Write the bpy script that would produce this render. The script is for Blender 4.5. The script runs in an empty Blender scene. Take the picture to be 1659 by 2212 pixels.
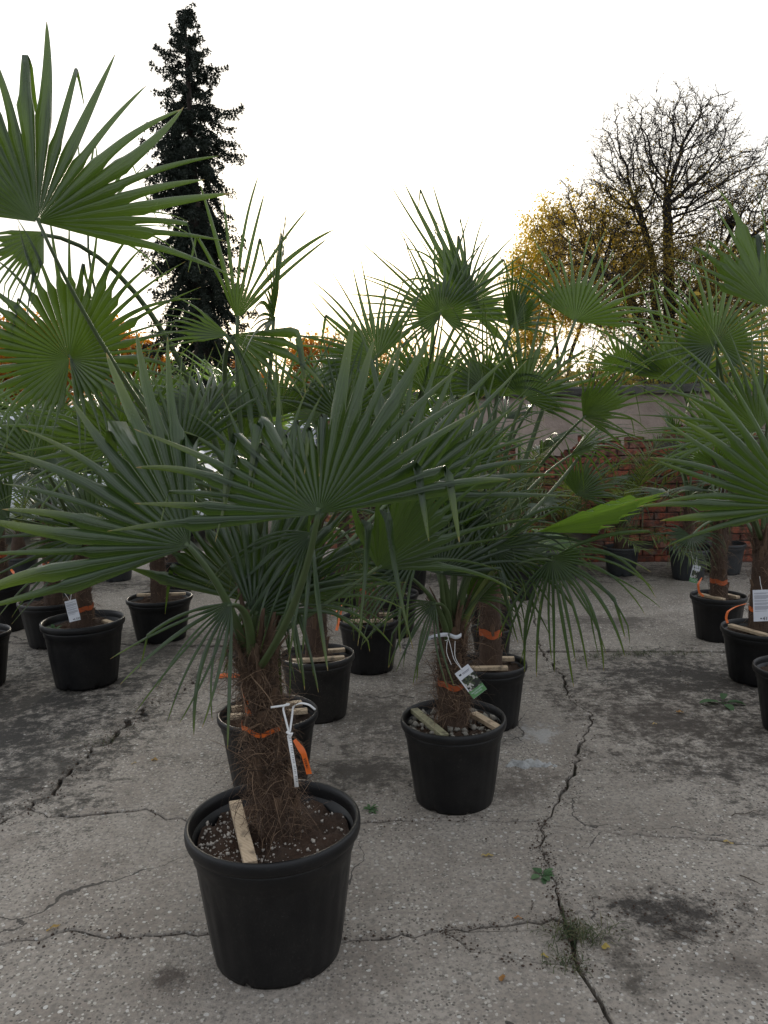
import bpy, math, random
import numpy as np
from mathutils import Vector, Matrix
from mathutils import noise as mnoise
from mathutils.geometry import tessellate_polygon

scene = bpy.context.scene
col = scene.collection
rad = math.radians

# ------------------------------------------------------------------ camera
CAM_H, PITCH, ROLL, FPX, IW, IH = 1.5, 6.2, 1.3, 1661.0, 1659.0, 2212.0
p_, r_ = rad(PITCH), rad(ROLL)
C_F = np.array([0, math.cos(p_), -math.sin(p_)])
_rt = np.array([1.0, 0, 0]); _up = np.cross(_rt, C_F)
C_R = _rt * math.cos(r_) - _up * math.sin(r_)
C_U = _up * math.cos(r_) + _rt * math.sin(r_)
C_P = np.array([0, 0, CAM_H])
cam_d = bpy.data.cameras.new('camera'); cam = bpy.data.objects.new('camera', cam_d); col.objects.link(cam)
cam_d.sensor_fit = 'HORIZONTAL'; cam_d.sensor_width = 36.0; cam_d.lens = 36.0 * FPX / IW
cam_d.clip_end = 2000; cam_d.clip_start = 0.05
M = Matrix.Identity(4)
for i in range(3):
    M[i][0] = C_R[i]; M[i][1] = C_U[i]; M[i][2] = -C_F[i]; M[i][3] = C_P[i]
cam.matrix_world = M
scene.camera = cam
scene.render.resolution_x, scene.render.resolution_y = 768, 1024

def ray(x, y):
    return C_F + C_R * (x - IW / 2) / FPX - C_U * (y - IH / 2) / FPX
def at(x, y, z):
    return C_P + ray(x, y) * z
def gnd(x, y, h=0.0):
    v = ray(x, y); return C_P + v * ((h - CAM_H) / v[2])

# ------------------------------------------------------------------ light
SUN_EL, SUN_AZ = rad(7.0), rad(-2.0)
sun_dir = np.array([math.sin(SUN_AZ) * math.cos(SUN_EL), math.cos(SUN_AZ) * math.cos(SUN_EL), math.sin(SUN_EL)])
sd = bpy.data.lights.new('sun', 'SUN'); sd.energy = 1.5; sd.angle = rad(14); sd.color = (1.0, 0.9, 0.74)
sun = bpy.data.objects.new('sun', sd); col.objects.link(sun)
sun.rotation_euler = Vector(-sun_dir).to_track_quat('-Z', 'Y').to_euler()
sun.location = (0, 30, 12)

world = bpy.data.worlds.new('World'); scene.world = world; world.use_nodes = True
def build_world():
    nt = world.node_tree; nt.nodes.clear(); N = nt.nodes.new; L = nt.links.new
    out = N('ShaderNodeOutputWorld'); bg = N('ShaderNodeBackground'); bg.inputs['Strength'].default_value = 1.0
    sky = N('ShaderNodeTexSky'); sky.sky_type = 'NISHITA'; sky.sun_disc = False
    sky.sun_elevation = SUN_EL; sky.sun_rotation = SUN_AZ; sky.air_density = 1.0; sky.dust_density = 2.0
    sc = N('ShaderNodeVectorMath'); sc.operation = 'SCALE'; sc.inputs['Scale'].default_value = 0.1
    L(sky.outputs[0], sc.inputs[0])
    tc = N('ShaderNodeTexCoord')
    # thin overcast: brightest round the veiled sun
    dot = N('ShaderNodeVectorMath'); dot.operation = 'DOT_PRODUCT'; dot.inputs[1].default_value = tuple(sun_dir)
    nrm = N('ShaderNodeVectorMath'); nrm.operation = 'NORMALIZE'
    L(tc.outputs['Generated'], nrm.inputs[0]); L(nrm.outputs[0], dot.inputs[0])
    rmp = N('ShaderNodeMapRange'); rmp.inputs['From Min'].default_value = -1; rmp.inputs['From Max'].default_value = 1
    L(dot.outputs['Value'], rmp.inputs['Value'])
    cr = N('ShaderNodeValToRGB'); e = cr.color_ramp.elements
    e[0].position = 0.0; e[0].color = (0.36, 0.385, 0.43, 1)
    e[1].position = 1.0; e[1].color = (1.55, 1.36, 1.05, 1)
    for pos, c in ((0.5, (0.50, 0.525, 0.57, 1)), (0.72, (0.58, 0.60, 0.635, 1)), (0.9, (0.64, 0.65, 0.665, 1)), (0.985, (0.98, 0.93, 0.84, 1))):
        k = cr.color_ramp.elements.new(pos); k.color = c
    L(rmp.outputs[0], cr.inputs[0])
    mp = N('ShaderNodeMapping'); mp.inputs['Scale'].default_value = (1, 1, 2.6)
    L(tc.outputs['Generated'], mp.inputs[0])
    nz = N('ShaderNodeTexNoise'); nz.inputs['Scale'].default_value = 2.6; nz.inputs['Detail'].default_value = 6; nz.inputs['Roughness'].default_value = 0.55
    L(mp.outputs[0], nz.inputs['Vector'])
    cm = N('ShaderNodeMapRange'); cm.inputs['From Min'].default_value = 0.36; cm.inputs['From Max'].default_value = 0.58
    cm.inputs['To Min'].default_value = 0.58; cm.inputs['To Max'].default_value = 1.06
    L(nz.outputs['Fac'], cm.inputs['Value'])
    ml = N('ShaderNodeVectorMath'); ml.operation = 'SCALE'
    L(cr.outputs['Color'], ml.inputs[0]); L(cm.outputs[0], ml.inputs['Scale'])
    mx = N('ShaderNodeMix'); mx.data_type = 'RGBA'; mx.inputs[0].default_value = 0.9
    L(sc.outputs[0], mx.inputs[6]); L(ml.outputs[0], mx.inputs[7])
    L(mx.outputs[2], bg.inputs['Color']); L(bg.outputs[0], out.inputs[0])
build_world()
vs = scene.view_settings
vs.view_transform = 'Standard'; vs.look = 'None'; vs.exposure = 1.22; vs.gamma = 1.0; vs.use_curve_mapping = False

# ------------------------------------------------------------------ helpers
BASE = {}
def _mesh(name, V, F):
    V = np.asarray(V, dtype=np.float64).reshape(-1, 3)
    me = bpy.data.meshes.new(name)
    if isinstance(F, np.ndarray) and F.ndim == 2:
        m, k = F.shape
        me.vertices.add(len(V)); me.vertices.foreach_set('co', V.ravel())
        me.loops.add(m * k); me.polygons.add(m)
        me.loops.foreach_set('vertex_index', F.astype(np.int32).ravel())
        me.polygons.foreach_set('loop_start', np.arange(0, m * k, k, dtype=np.int32))
        me.update(calc_edges=True)
    else:
        me.from_pydata(V.tolist(), [], [list(map(int, f)) for f in F]); me.update()
    return me
def add(name, V, F, mat, parent=None, base=None, smooth=True, attrs=None, kind=None):
    """one mesh object; vertices given in world space"""
    b = BASE[parent.name] if parent is not None else (np.zeros(3) if base is None else np.asarray(base, float))
    V = np.asarray(V, float).reshape(-1, 3) - b
    me = _mesh(name, V, F)
    if mat: me.materials.append(mat)
    if smooth:
        me.polygons.foreach_set('use_smooth', np.ones(len(me.polygons), dtype=bool))
    if attrs:
        for k, a in attrs.items():
            at_ = me.attributes.new(k, 'FLOAT', 'POINT'); at_.data.foreach_set('value', np.asarray(a, dtype=np.float32).ravel())
    o = bpy.data.objects.new(name, me); col.objects.link(o)
    if parent is not None: o.parent = parent
    else: o.location = b
    BASE[o.name] = b
    if kind: o['kind'] = kind
    return o
def thing(name, label, cat, base, group=None):
    o = bpy.data.objects.new(name, None); col.objects.link(o); o.location = base; o.empty_display_size = 0.1
    BASE[o.name] = np.asarray(base, float)
    tag(o, label, cat, group); return o
def tag(o, label=None, cat=None, group=None, kind=None):
    if label: o['label'] = label
    if cat: o['category'] = cat
    if group: o['group'] = group
    if kind: o['kind'] = kind
    return o
def unit(v):
    v = np.asarray(v, float); return v / (np.linalg.norm(v, axis=-1, keepdims=True) + 1e-12)
def merge(parts):
    Vs, Fs, n = [], [], 0
    for V, F in parts:
        V = np.asarray(V, float).reshape(-1, 3); Vs.append(V)
        if isinstance(F, np.ndarray): Fs.append(F + n)
        else: Fs.extend([[i + n for i in f] for f in F])
        n += len(V)
    V = np.concatenate(Vs)
    if len(Fs) and isinstance(Fs[0], np.ndarray): return V, np.concatenate(Fs)
    return V, Fs
def sticks(p0, p1, r0, r1, sides=4):
    p0 = np.asarray(p0, float); p1 = np.asarray(p1, float); n = len(p0)
    r0 = np.broadcast_to(r0, (n,)); r1 = np.broadcast_to(r1, (n,))
    d = unit(p1 - p0); ref = np.where(np.abs(d[:, 2:3]) > 0.9, np.array([[1., 0, 0]]), np.array([[0, 0, 1.]]))
    a = unit(np.cross(d, ref)); b = np.cross(d, a)
    ang = np.arange(sides) * 2 * math.pi / sides
    off = a[:, None, :] * np.cos(ang)[None, :, None] + b[:, None, :] * np.sin(ang)[None, :, None]
    V = np.concatenate([p0[:, None, :] + off * r0[:, None, None], p1[:, None, :] + off * r1[:, None, None]], axis=1)
    i = np.arange(sides); j = (i + 1) % sides
    f = np.stack([i, j, j + sides, i + sides], axis=1)
    F = (f[None] + (np.arange(n) * 2 * sides)[:, None, None]).reshape(-1, 4)
    return V.reshape(-1, 3), F
def tube(P, R, sides=8, flat=1.0):
    P = np.asarray(P, float); n = len(P); R = np.broadcast_to(R, (n,))
    T = unit(np.gradient(P, axis=0)); ref = np.array([0.0, 0, 1]) if abs(T[0][2]) < 0.9 else np.array([0.0, 1, 0])
    V = []
    a = unit(np.cross(T[0], ref))
    for k in range(n):
        a = unit(a - T[k] * (a @ T[k])); b = np.cross(T[k], a)
        ang = np.arange(sides) * 2 * math.pi / sides
        V.append(P[k] + R[k] * (np.cos(ang)[:, None] * a + flat * np.sin(ang)[:, None] * b))
    V = np.concatenate(V); F = []
    for k in range(n - 1):
        for i in range(sides):
            j = (i + 1) % sides
            F.append([k * sides + i, k * sides + j, (k + 1) * sides + j, (k + 1) * sides + i])
    F.append(list(range(sides))[::-1]); F.append([(n - 1) * sides + i for i in range(sides)])
    return V, F
def box(c, sx, sy, sz, ax=(1, 0, 0), az=(0, 0, 1), bev=0.0):
    """chamfered box centred on c, ax along its length"""
    ax = unit(ax); az = np.asarray(az, float); az = unit(az - ax * (az @ ax)); ay = np.cross(az, ax)
    if bev <= 0:
        V = [c + ax * x * sx / 2 + ay * y * sy / 2 + az * z * sz / 2 for z in (-1, 1) for x, y in ((-1, -1), (1, -1), (1, 1), (-1, 1))]
        return np.array(V), [[3, 2, 1, 0], [4, 5, 6, 7], [0, 1, 5, 4], [1, 2, 6, 5], [2, 3, 7, 6], [3, 0, 4, 7]]
    V = []; hx, hy, hz = sx / 2, sy / 2, sz / 2
    def ring(x, y, z): return [c + ax * a + ay * b + az * z for a, b in ((-x + bev, -y), (x - bev, -y), (x, -y + bev), (x, y - bev), (x - bev, y), (-x + bev, y), (-x, y - bev), (-x, -y + bev))]
    V += ring(hx - bev, hy - bev, -hz); V += ring(hx, hy, -hz + bev); V += ring(hx, hy, hz - bev); V += ring(hx - bev, hy - bev, hz)
    F = [[7, 6, 5, 4, 3, 2, 1, 0], [24 + i for i in range(8)]]
    for k in range(3):
        for i in range(8):
            j = (i + 1) % 8; F.append([k * 8 + i, k * 8 + j, k * 8 + 8 + j, k * 8 + 8 + i])
    return np.array(V), F
def lathe(prof, c, sides=64, mod=None, zmod=None):
    n = len(prof); V = np.zeros((n, sides, 3)); ang = np.arange(sides) * 2 * math.pi / sides
    for k, (r, z) in enumerate(prof):
        rr = r * (mod(k, ang) if mod else 1.0)
        zz = z + (zmod(k, ang) if zmod else 0.0)
        V[k, :, 0] = c[0] + rr * np.cos(ang); V[k, :, 1] = c[1] + rr * np.sin(ang); V[k, :, 2] = c[2] + zz
    i = np.arange(sides); j = (i + 1) % sides
    F = np.concatenate([np.stack([k * sides + i, k * sides + j, (k + 1) * sides + j, (k + 1) * sides + i], 1) for k in range(n - 1)])
    return V.reshape(-1, 3), F
def bez(p0, p1, p2, n):
    t = np.linspace(0, 1, n)[:, None]
    return (1 - t) ** 2 * p0 + 2 * t * (1 - t) * p1 + t * t * p2

# ------------------------------------------------------------------ materials
class NT:
    def __init__(s, name):
        s.m = bpy.data.materials.new(name); s.m.use_nodes = True; s.nt = s.m.node_tree; s.nt.nodes.clear()
        s.out = s.N('ShaderNodeOutputMaterial'); s.b = s.N('ShaderNodeBsdfPrincipled'); s.L(s.b.outputs[0], s.out.inputs[0])
    def N(s, t, **kw):
        n = s.nt.nodes.new(t)
        for k, v in kw.items(): setattr(n, k, v)
        return n
    def L(s, a, b): s.nt.links.new(a, b)
    def val(s, n, k, v):
        if hasattr(v, 'is_output'): s.L(v, n.inputs[k])
        else: n.inputs[k].default_value = v
    def pos(s): return s.N('ShaderNodeNewGeometry').outputs['Position']
    def objc(s): return s.N('ShaderNodeTexCoord').outputs['Object']
    def noise(s, vec, scale, detail=4, rough=0.55, dist=0.0):
        n = s.N('ShaderNodeTexNoise'); s.L(vec, n.inputs['Vector']); n.inputs['Scale'].default_value = scale
        n.inputs['Detail'].default_value = detail; n.inputs['Roughness'].default_value = rough; n.inputs['Distortion'].default_value = dist
        return n.outputs['Fac']
    def vor(s, vec, scale, feature='F1', out='Distance', rnd=1.0):
        n = s.N('ShaderNodeTexVoronoi'); n.feature = feature; s.L(vec, n.inputs['Vector']); n.inputs['Scale'].default_value = scale
        n.inputs['Randomness'].default_value = rnd
        return n.outputs[out]
    def ramp(s, fac, stops, interp='LINEAR'):
        r = s.N('ShaderNodeValToRGB'); r.color_ramp.interpolation = interp; e = r.color_ramp.elements
        def c4(c): return (c, c, c, 1) if not hasattr(c, '__len__') else (*c, 1)
        e[0].position, e[0].color = stops[0][0], c4(stops[0][1]); e[1].position, e[1].color = stops[-1][0], c4(stops[-1][1])
        for p, c in stops[1:-1]:
            k = e.new(p); k.color = c4(c)
        s.L(fac, r.inputs[0]); return r.outputs['Color']
    def mix(s, fac, a, b, mode='MIX'):
        n = s.N('ShaderNodeMix'); n.data_type = 'RGBA'; n.blend_type = mode; n.clamp_factor = True
        s.val(n, 0, fac)
        for k, v in ((6, a), (7, b)):
            if hasattr(v, 'is_output'): s.L(v, n.inputs[k])
            else: n.inputs[k].default_value = (*v, 1) if hasattr(v, '__len__') else (v, v, v, 1)
        return n.outputs[2]
    def math(s, op, a, b=0.0, clamp=False):
        n = s.N('ShaderNodeMath', operation=op, use_clamp=clamp); s.val(n, 0, a); s.val(n, 1, b); return n.outputs[0]
    def bump(s, h, strength=0.5, dist=0.01, nrm=None):
        n = s.N('ShaderNodeBump'); s.L(h, n.inputs['Height']); n.inputs['Strength'].default_value = strength; n.inputs['Distance'].default_value = dist
        if nrm: s.L(nrm, n.inputs['Normal'])
        s.L(n.outputs[0], s.b.inputs['Normal']); return n.outputs[0]
    def col(s, c):
        if hasattr(c, 'is_output'): s.L(c, s.b.inputs['Base Color'])
        else: s.b.inputs['Base Color'].default_value = (*c, 1)
    def rough(s, r): s.val(s.b, 'Roughness', r)
    def attr(s, name): return s.N('ShaderNodeAttribute', attribute_name=name).outputs['Fac']
    def rnd(s): return s.N('ShaderNodeObjectInfo').outputs['Random']

def m_simple(name, c, rough=0.6, var=0.15, scale=20, spec=0.5):
    t = NT(name); n = t.noise(t.objc(), scale, 5)
    t.col(t.mix(n, [x * (1 - var) for x in c], [min(1, x * (1 + var)) for x in c])); t.rough(rough); t.b.inputs['Specular IOR Level'].default_value = spec
    return t.m

def m_leaf(name, dark, light, trans, tw=0.3, tip=(0.30, 0.22, 0.06)):
    t = NT(name)
    r = t.attr('r'); u = t.attr('u'); tt = t.attr('t'); orn = t.rnd()
    k = t.math('ADD', t.math('MULTIPLY', r, 0.5), t.math('MULTIPLY', orn, 0.5))
    c = t.mix(k, dark, light)
    # fine lengthwise veins and a paler fold line
    vein = t.math('SINE', t.math('MULTIPLY', u, 26.0))
    c = t.mix(t.math('MULTIPLY', t.math('ADD', vein, 1.0), 0.10), c, (0.10, 0.16, 0.06))
    c = t.mix(t.ramp(u, [(0.0, 0.5), (0.10, 0.0)]), c, (0.10, 0.17, 0.05))
    blot = t.noise(t.pos(), 9, 4)
    c = t.mix(t.ramp(blot, [(0.45, 0.0), (0.8, 0.35)]), c, (0.045, 0.060, 0.018))
    geo = t.N('ShaderNodeNewGeometry')
    tipf = t.ramp(t.math('ADD', tt, t.math('MULTIPLY', r, 0.03)), [(0.985, 0.0), (1.005, 1.0)])
    ylw = t.ramp(t.math('ADD', tt, t.math('MULTIPLY', t.math('MULTIPLY', r, orn), 0.25)), [(0.80, 0.0), (1.05, 0.55)])
    c = t.mix(ylw, c, (0.13, 0.16, 0.02))
    c = t.mix(tipf, c, tip)
    t.col(c); t.rough(t.mix(blot, 0.15, 0.34)); t.b.inputs['Specular IOR Level'].default_value = 0.62
    t.bump(t.math('ADD', t.math('MULTIPLY', vein, 0.5), t.noise(t.pos(), 60, 3)), 0.25, 0.002)
    tr = t.N('ShaderNodeBsdfTranslucent')
    tc = t.mix(k, trans, [x * 1.35 for x in trans]); tc = t.mix(tipf, tc, tip)
    tc = t.mix(t.math('MULTIPLY', t.math('ADD', vein, 1.0), 0.12), tc, (0.03, 0.07, 0.01))
    t.L(tc, tr.inputs[0])
    ms = t.N('ShaderNodeMixShader'); ms.inputs[0].default_value = tw
    t.L(t.b.outputs[0], ms.inputs[1]); t.L(tr.outputs[0], ms.inputs[2]); t.L(ms.outputs[0], t.out.inputs[0])
    return t.m
def m_foliage(name, cols, trans, tw=0.35):
    t = NT(name); r = t.attr('r')
    c = t.ramp(r, [(i / (len(cols) - 1), k) for i, k in enumerate(cols)])
    t.col(c); t.rough(0.65)
    tr = t.N('ShaderNodeBsdfTranslucent'); t.L(t.mix(0.5, c, trans), tr.inputs[0])
    ms = t.N('ShaderNodeMixShader'); ms.inputs[0].default_value = tw
    t.L(t.b.outputs[0], ms.inputs[1]); t.L(tr.outputs[0], ms.inputs[2]); t.L(ms.outputs[0], t.out.inputs[0])
    return t.m

M_LEAF = m_leaf('palm_leaf', (0.0045, 0.015, 0.0085), (0.031, 0.058, 0.020), (0.115, 0.205, 0.016), 0.29)
M_LEAF_Y = m_leaf('palm_leaf_young', (0.055, 0.125, 0.022), (0.085, 0.17, 0.03), (0.20, 0.34, 0.03), 0.42)
M_PET = m_simple('palm_stem', (0.055, 0.085, 0.025), 0.5, 0.3, 14)
M_PET_Y = m_simple('palm_stem_young', (0.13, 0.16, 0.035), 0.5, 0.25, 14)

def mk_concrete():
    t = NT('worn_concrete'); P = t.pos()
    big = t.noise(P, 0.9, 5, 0.6); mid = t.noise(P, 4.2, 6, 0.65); fine = t.noise(P, 55, 4, 0.7)
    c = t.mix(t.ramp(big, [(0.35, 0.0), (0.65, 1.0)]), (0.262, 0.228, 0.190), (0.345, 0.305, 0.258))
    c = t.mix(t.ramp(mid, [(0.38, 0.6), (0.56, 0.0)]), c, (0.185, 0.152, 0.122))
    c = t.mix(t.ramp(fine, [(0.36, 0.8), (0.56, 0.0)]), c, (0.14, 0.126, 0.108))
    # pebbles of the aggregate
    wp = t.N('ShaderNodeVectorMath', operation='ADD'); t.L(P, wp.inputs[0])
    wn = t.N('ShaderNodeTexNoise'); t.L(P, wn.inputs['Vector']); wn.inputs['Scale'].default_value = 35
    ws = t.N('ShaderNodeVectorMath', operation='SCALE'); ws.inputs['Scale'].default_value = 0.012; t.L(wn.outputs['Color'], ws.inputs[0]); t.L(ws.outputs[0], wp.inputs[1])
    hts = []
    for sc_, lo, hi, cc, dd in ((70, 0.45, 1.0, (0.46, 0.425, 0.37), 0.36), (95, 0.0, 0.55, (0.095, 0.083, 0.070), 0.40), (46, 0.72, 1.0, (0.62, 0.59, 0.54), 0.30)):
        v = t.N('ShaderNodeTexVoronoi'); t.L(wp.outputs[0], v.inputs['Vector']); v.inputs['Scale'].default_value = sc_
        sep = t.N('ShaderNodeSeparateColor'); t.L(v.outputs['Color'], sep.inputs[0])
        on = t.math('MULTIPLY', t.math('GREATER_THAN', sep.outputs[0], lo), t.math('LESS_THAN', sep.outputs[0], hi))
        siz = t.math('MULTIPLY', t.math('ADD', t.math('MULTIPLY', sep.outputs[1], 0.8), 0.35), dd)
        inn = t.math('LESS_THAN', v.outputs['Distance'], siz)
        f = t.math('MULTIPLY', on, inn)
        shade = t.mix(sep.outputs[2], [x * 0.62 for x in cc], [x * 1.18 for x in cc])
        worn = t.ramp(t.noise(P, 1.7, 4), [(0.34, 0.35), (0.58, 1.0)])
        c = t.mix(t.math('MULTIPLY', f, worn), c, shade); hts.append(f)
    # wet soil and moss stains with a shape of their own
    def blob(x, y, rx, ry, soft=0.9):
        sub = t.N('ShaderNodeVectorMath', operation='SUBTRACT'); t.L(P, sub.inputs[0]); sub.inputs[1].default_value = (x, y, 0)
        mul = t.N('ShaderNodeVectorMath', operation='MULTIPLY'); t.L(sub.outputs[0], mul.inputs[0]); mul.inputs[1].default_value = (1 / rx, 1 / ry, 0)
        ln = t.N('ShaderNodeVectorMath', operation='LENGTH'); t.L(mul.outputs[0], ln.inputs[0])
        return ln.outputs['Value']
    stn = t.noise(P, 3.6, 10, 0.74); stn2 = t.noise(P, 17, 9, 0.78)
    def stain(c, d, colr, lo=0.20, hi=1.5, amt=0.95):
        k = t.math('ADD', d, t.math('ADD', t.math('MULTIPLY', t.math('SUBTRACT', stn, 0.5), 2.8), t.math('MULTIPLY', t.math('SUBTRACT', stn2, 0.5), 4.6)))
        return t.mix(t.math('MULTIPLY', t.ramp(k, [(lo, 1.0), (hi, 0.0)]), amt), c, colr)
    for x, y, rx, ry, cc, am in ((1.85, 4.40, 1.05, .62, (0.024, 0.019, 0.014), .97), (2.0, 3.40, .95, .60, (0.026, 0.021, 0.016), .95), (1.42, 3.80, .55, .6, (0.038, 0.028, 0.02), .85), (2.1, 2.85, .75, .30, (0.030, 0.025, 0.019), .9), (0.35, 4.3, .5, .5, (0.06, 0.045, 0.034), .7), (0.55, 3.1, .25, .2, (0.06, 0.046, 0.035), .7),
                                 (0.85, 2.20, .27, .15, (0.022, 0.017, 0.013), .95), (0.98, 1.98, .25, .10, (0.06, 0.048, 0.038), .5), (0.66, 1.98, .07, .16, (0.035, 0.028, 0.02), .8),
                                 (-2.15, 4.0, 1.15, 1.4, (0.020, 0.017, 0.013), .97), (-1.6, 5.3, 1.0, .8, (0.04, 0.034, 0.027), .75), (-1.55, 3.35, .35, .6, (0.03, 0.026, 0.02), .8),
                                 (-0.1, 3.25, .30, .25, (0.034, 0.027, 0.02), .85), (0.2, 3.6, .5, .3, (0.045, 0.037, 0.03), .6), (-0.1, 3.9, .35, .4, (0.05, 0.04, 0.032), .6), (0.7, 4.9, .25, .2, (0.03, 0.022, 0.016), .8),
                                 (-0.62, 1.98, .06, .09, (0.045, 0.032, 0.024), .8), (1.7, 5.7, 0.6, .25, (0.045, 0.035, 0.028), .7), (0.1, 7.6, 4.5, .5, (0.022, 0.018, 0.013), .9)):
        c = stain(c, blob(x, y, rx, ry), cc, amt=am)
    # lime / spilled plaster
    c = stain(c, blob(0.75, 3.60, .18, .22), (0.38, 0.37, 0.35), -0.4, 0.5, 0.7)
    # hairline cracks
    wv = t.N('ShaderNodeVectorMath', operation='ADD'); t.L(P, wv.inputs[0])
    w2 = t.N('ShaderNodeTexNoise'); t.L(P, w2.inputs['Vector']); w2.inputs['Scale'].default_value = 3.0; w2.inputs['Detail'].default_value = 5
    s2 = t.N('ShaderNodeVectorMath', operation='SCALE'); s2.inputs['Scale'].default_value = 0.45; t.L(w2.outputs['Color'], s2.inputs[0]); t.L(s2.outputs[0], wv.inputs[1])
    ed = t.vor(wv.outputs[0], 0.95, 'DISTANCE_TO_EDGE')
    hair = t.math('MULTIPLY', t.math('LESS_THAN', ed, t.math('MULTIPLY', t.ramp(t.noise(P, 1.5, 5), [(0.48, 0.0), (0.7, 1.0)]), 0.008)), 0.85)
    c = t.mix(hair, c, (0.028, 0.024, 0.02))
    t.col(c); t.rough(t.mix(stn, 0.72, 0.95))
    h = t.math('ADD', t.math('MULTIPLY', fine, 0.8), t.math('ADD', t.math('MULTIPLY', hts[0], 0.35), t.math('ADD', t.math('MULTIPLY', hts[2], 0.5), t.math('MULTIPLY', t.noise(P, 170, 3), 0.6))))
    h = t.math('SUBTRACT', h, t.math('MULTIPLY', hair, 1.5))
    t.bump(h, 0.85, 0.006)
    return t.m
M_CONC = mk_concrete()
def mk_dirt():
    t = NT('dark_dirt'); P = t.pos()
    c = t.mix(t.noise(P, 18, 6, .7), (0.018, 0.015, 0.011), (0.060, 0.050, 0.038))
    far = t.ramp(t.N('ShaderNodeSeparateXYZ').outputs[0], [(0, 0.0), (1, 1.0)])
    c = t.mix(t.ramp(t.noise(P, 0.25, 4), [(0.4, 0.0), (0.7, 0.7)]), c, (0.05, 0.065, 0.025))
    t.col(c); t.rough(0.95); t.bump(t.noise(P, 70, 5), 0.8, 0.02); return t.m
M_DIRT = mk_dirt()
def mk_pot(name, base, dust):
    t = NT(name); P = t.objc()
    n1 = t.noise(P, 7, 6, .65); n2 = t.noise(P, 160, 3, .7); n3 = t.noise(P, 420, 2)
    c = t.mix(t.ramp(n1, [(0.42, 0.0), (0.75, 0.6)]), base, dust)
    sp = t.math('MULTIPLY', t.ramp(n2, [(0.59, 0.0), (0.66, 1.0)]), t.ramp(n1, [(0.4, 0.1), (0.7, 0.8)]))
    c = t.mix(t.math('MULTIPLY', sp, 0.55), c, [x * 4 for x in dust])
    t.col(c); t.rough(t.mix(n1, 0.30, 0.55)); t.b.inputs['Specular IOR Level'].default_value = 0.36
    t.bump(t.math('ADD', n2, t.math('MULTIPLY', n3, 0.4)), 0.18, 0.002); return t.m
M_POT = mk_pot('black_pot_plastic', (0.0036, 0.0036, 0.0043), (0.016, 0.0148, 0.0135))
M_POT_G = mk_pot('grey_pot_plastic', (0.026, 0.029, 0.032), (0.05, 0.05, 0.048))
def mk_soil():
    t = NT('potting_soil'); P = t.objc()
    c = t.mix(t.noise(P, 45, 6, .75), (0.012, 0.008, 0.006), (0.115, 0.070, 0.045))
    c = t.mix(t.ramp(t.noise(P, 6, 3), [(0.45, 0.0), (0.65, 0.8)]), c, (0.085, 0.043, 0.024))
    t.col(c); t.rough(0.95); t.bump(t.noise(P, 130, 5, .7), 1.0, 0.012); return t.m
M_SOIL = mk_soil()
M_PERL = m_simple('perlite', (0.40, 0.36, 0.31), 0.9, 0.35, 60)
M_CLAY = m_simple('pumice', (0.24, 0.22, 0.185), 0.9, 0.4, 50)
def mk_fibre(name, a, b):
    t = NT(name); P = t.objc()
    mp = t.N('ShaderNodeMapping'); mp.inputs['Scale'].default_value = (1, 1, 0.25); t.L(P, mp.inputs[0])
    n = t.noise(mp.outputs[0], 90, 6, .7); n2 = t.noise(P, 14, 4)
    t.col(t.mix(t.math('MULTIPLY', n, t.math('ADD', n2, 0.5)), a, b)); t.rough(0.9); t.bump(n, 1.0, 0.012); return t.m
M_TRUNK = mk_fibre('trunk_fibre', (0.010, 0.006, 0.004), (0.125, 0.072, 0.045))
M_SHEATH = mk_fibre('leaf_base_fibre', (0.030, 0.018, 0.010), (0.21, 0.125, 0.075))
def mk_hair():
    t = NT('trunk_hair'); r = t.attr('r'); t.col(t.ramp(r, [(0, (0.040, 0.024, 0.014)), (0.6, (0.115, 0.068, 0.042)), (1, (0.30, 0.195, 0.12))])); t.rough(0.8); return t.m
M_HAIR = mk_hair()
def mk_wood(name, a, b):
    t = NT(name); P = t.objc(); mp = t.N('ShaderNodeMapping'); mp.inputs['Scale'].default_value = (3, 3, 3); t.L(P, mp.inputs[0])
    w = t.N('ShaderNodeTexWave'); w.bands_direction = 'DIAGONAL'; w.inputs['Scale'].default_value = 14; w.inputs['Distortion'].default_value = 5; t.L(mp.outputs[0], w.inputs['Vector'])
    n = t.noise(P, 22, 5)
    c = t.mix(t.math('MULTIPLY', w.outputs['Fac'], 0.5), a, b); c = t.mix(t.ramp(n, [(0.55, 0.0), (0.72, 0.75)]), c, (0.05, 0.035, 0.025))
    t.col(c); t.rough(0.75); t.bump(w.outputs['Fac'], 0.2, 0.002); return t.m
M_WOOD = mk_wood('raw_spruce_wood', (0.52, 0.40, 0.27), (0.36, 0.255, 0.155))
M_WOOD_G = mk_wood('weathered_wood', (0.30, 0.28, 0.17), (0.19, 0.175, 0.10))
M_RIB = m_simple('orange_ribbon', (0.66, 0.125, 0.012), 0.42, 0.2, 30)
M_RIB_D = m_simple('orange_ribbon_dirty', (0.36, 0.07, 0.012), 0.55, 0.4, 60)
M_INK = m_simple('ink', (0.012, 0.012, 0.014), 0.6, 0.1)
M_INK_G = m_simple('grey_print', (0.20, 0.20, 0.24), 0.7, 0.2, 300)
M_WHITE = m_simple('white_card', (0.62, 0.63, 0.67), 0.55, 0.06, 40)
M_GREENP = m_simple('green_print', (0.10, 0.25, 0.09), 0.5, 0.25, 60)
M_STRING = m_simple('white_string', (0.70, 0.69, 0.68), 0.6, 0.1, 80)
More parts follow.
